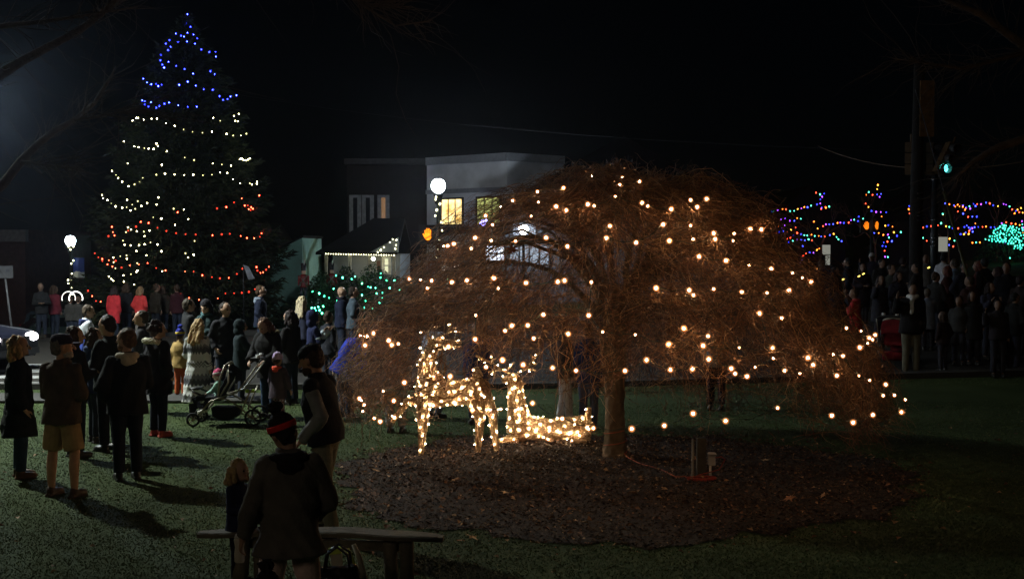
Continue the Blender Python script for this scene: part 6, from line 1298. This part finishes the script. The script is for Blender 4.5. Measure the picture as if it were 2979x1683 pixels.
for i, (x, y, H, jc, hr, hc, lb) in enumerate(CR):
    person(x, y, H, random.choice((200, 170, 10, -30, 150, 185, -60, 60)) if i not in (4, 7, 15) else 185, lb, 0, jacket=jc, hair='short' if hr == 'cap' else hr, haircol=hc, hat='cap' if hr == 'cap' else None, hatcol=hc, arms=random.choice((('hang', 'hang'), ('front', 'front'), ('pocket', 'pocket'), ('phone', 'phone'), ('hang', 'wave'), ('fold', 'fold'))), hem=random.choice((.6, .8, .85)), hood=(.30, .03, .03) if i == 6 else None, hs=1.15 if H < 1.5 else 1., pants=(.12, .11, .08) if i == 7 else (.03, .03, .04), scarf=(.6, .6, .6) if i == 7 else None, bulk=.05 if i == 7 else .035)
fd, _q = stroller((P(2600, 1040, 26).x, 26, tz(P(2600, 1040, 26).x, 26)), 1.0, 'red pushchair with pale handles standing before the right crowd', fab=(.16, .012, .016), flip=-1); fd.rotation_euler = (0, 0, R(65))
for x, y, lb in ((2451, 813, 'lone yellow glow stick left of the pair in the right crowd'), (2497, 804, 'yellow glow stick, lower of the close pair in the right crowd'), (2510, 797, 'yellow glow stick, upper of the close pair in the right crowd'), (2700, 779, 'yellow glow stick right of the utility pole')):
    c = P(x, y, 29); mb = MB(); mb.caps(c, c+Vector((.03, 0, .015)), .016, .016, 8); tag(link('glow_stick', mb.mesh('glow_stick'), emis('yellow_glow', (1, .75, .15), 2.2)), lb, 'glow stick', 'glow sticks in the crowd')
# black bag and folded pushchair tubes beside the bench
r = empty('tote_bag', (P(975, 1640, 9.3).x-.0, 9.45, 0), 0, 'shiny black bag standing on the grass in front of the bench', 'bag')
mb = MB(); mb.rings([(0, 0, 0, .17, .10), (0, 0, .10, .20, .12), (0, 0, .30, .17, .09), (0, 0, .36, .14, .04)], 20, p=3); link('bag_body', fuse(mb, 'bag_body', .012, 2, .035, 16), mat('black_vinyl', (.02, .018, .022), .25, .2, 9, .5, 20, spec=.6), r)
for dy in (-.05, .05): mb = MB(); mb.tube([(-.10, dy, .32), (-.08, dy, .46), (0, dy, .52), (.08, dy, .46), (.10, dy, .32)], .011, 6); mb.build('handle', mat('black_vinyl', (.02, .018, .022), .25), r)
mb = MB(); mb.tube([(-.12, -.11, .31), (0, -.125, .29), (.14, -.115, .24)], .004, 5); mb.build('zip', steel, r)
r = empty('folded_stroller', (P(1010, 1640, 9.6).x, 9.75, 0), 0, 'folded pushchair with pale tubes and lime strips leaning on the bench', 'stroller')
pale = mat('pale_tube', (.42, .38, .30), .6, .15); lime = mat('lime_strip', (.45, .55, .08), .5)
mb = MB(); mb.box((-.09, .05, .19), (.085, .03, .40), rot=Matrix.Rotation(-.12, 3, 'Y')); mb.build('fabric_panel', pale, r, False)
mb = MB(); mb.box((-.118, .045, .40), (.095, .036, .05), rot=Matrix.Rotation(-.12, 3, 'Y')); mb.build('trim_strip', lime, r, False)
mb = MB(); mb.tube([(.10, 0, .02), (.105, .02, .20), (.07, .05, .34), (.02, .08, .44)], [.03, .028, .022, .018], 8); mb.build('tube', pale, r)
mb = MB(); mb.tube([(-.02, .03, .42), (.05, .0, .27)], .013, 6); mb.build('trim_strip', lime, r)
for x_ in (-.12, .11): mb = MB(); mb.tube([(x_+.05*math.cos(t), -.02, .055+.05*math.sin(t)) for t in np.linspace(0, 6.2832, 14)], .012, 6); mb.build('wheel', mat('tyre', (.015, .015, .015), .9), r)
# banner fragments beside the spruce
mb = MB(); a = P(718, 800, 43); V = [(a.x-.12, 43, a.z+.35), (a.x+.05, 43.02, a.z+.30), (a.x+.28, 42.95, a.z-.12), (a.x+.05, 43, a.z-.15)]
mb.add(V+[(x, y+.01, z) for x, y, z in V], [(0, 1, 2, 3), (7, 6, 5, 4), (0, 4, 5, 1), (1, 5, 6, 2), (2, 6, 7, 3), (3, 7, 4, 0)]); 
bn = empty('banner_stand', (a.x, 43, tz(a.x, 43)), 0, 'small pale flag on a pole at the right foot of the spruce', 'flag'); o = link('flag', mb.mesh('flag'), mat('flag_cloth', (.25, .27, .30), .8, .3, 8), smooth=False); par(o, bn)
mb = MB(); mb.tube([(-.12, .02, 0), (-.12, .02, a.z+.4-bn.location.z)], .02, 6); mb.build('pole', iron, bn)
# ------------------------------------------------------------------ thin haze added so the lamps get a glow
mb = MB(); mb.box((0, 60, 10), (230, 200, 26))
hz = tag(link('haze', mb.mesh('haze'), None, smooth=False), kind='stuff')
m = bpy.data.materials.new('haze'); m.use_nodes = True; t = m.node_tree; t.nodes.clear(); o = t.nodes.new('ShaderNodeOutputMaterial'); v = t.nodes.new('ShaderNodeVolumePrincipled')
v.inputs['Density'].default_value = .00024; v.inputs['Anisotropy'].default_value = .90; v.inputs['Color'].default_value = (.85, .9, 1, 1)
t.links.new(v.outputs[0], o.inputs['Volume']); hz.data.materials.append(m)
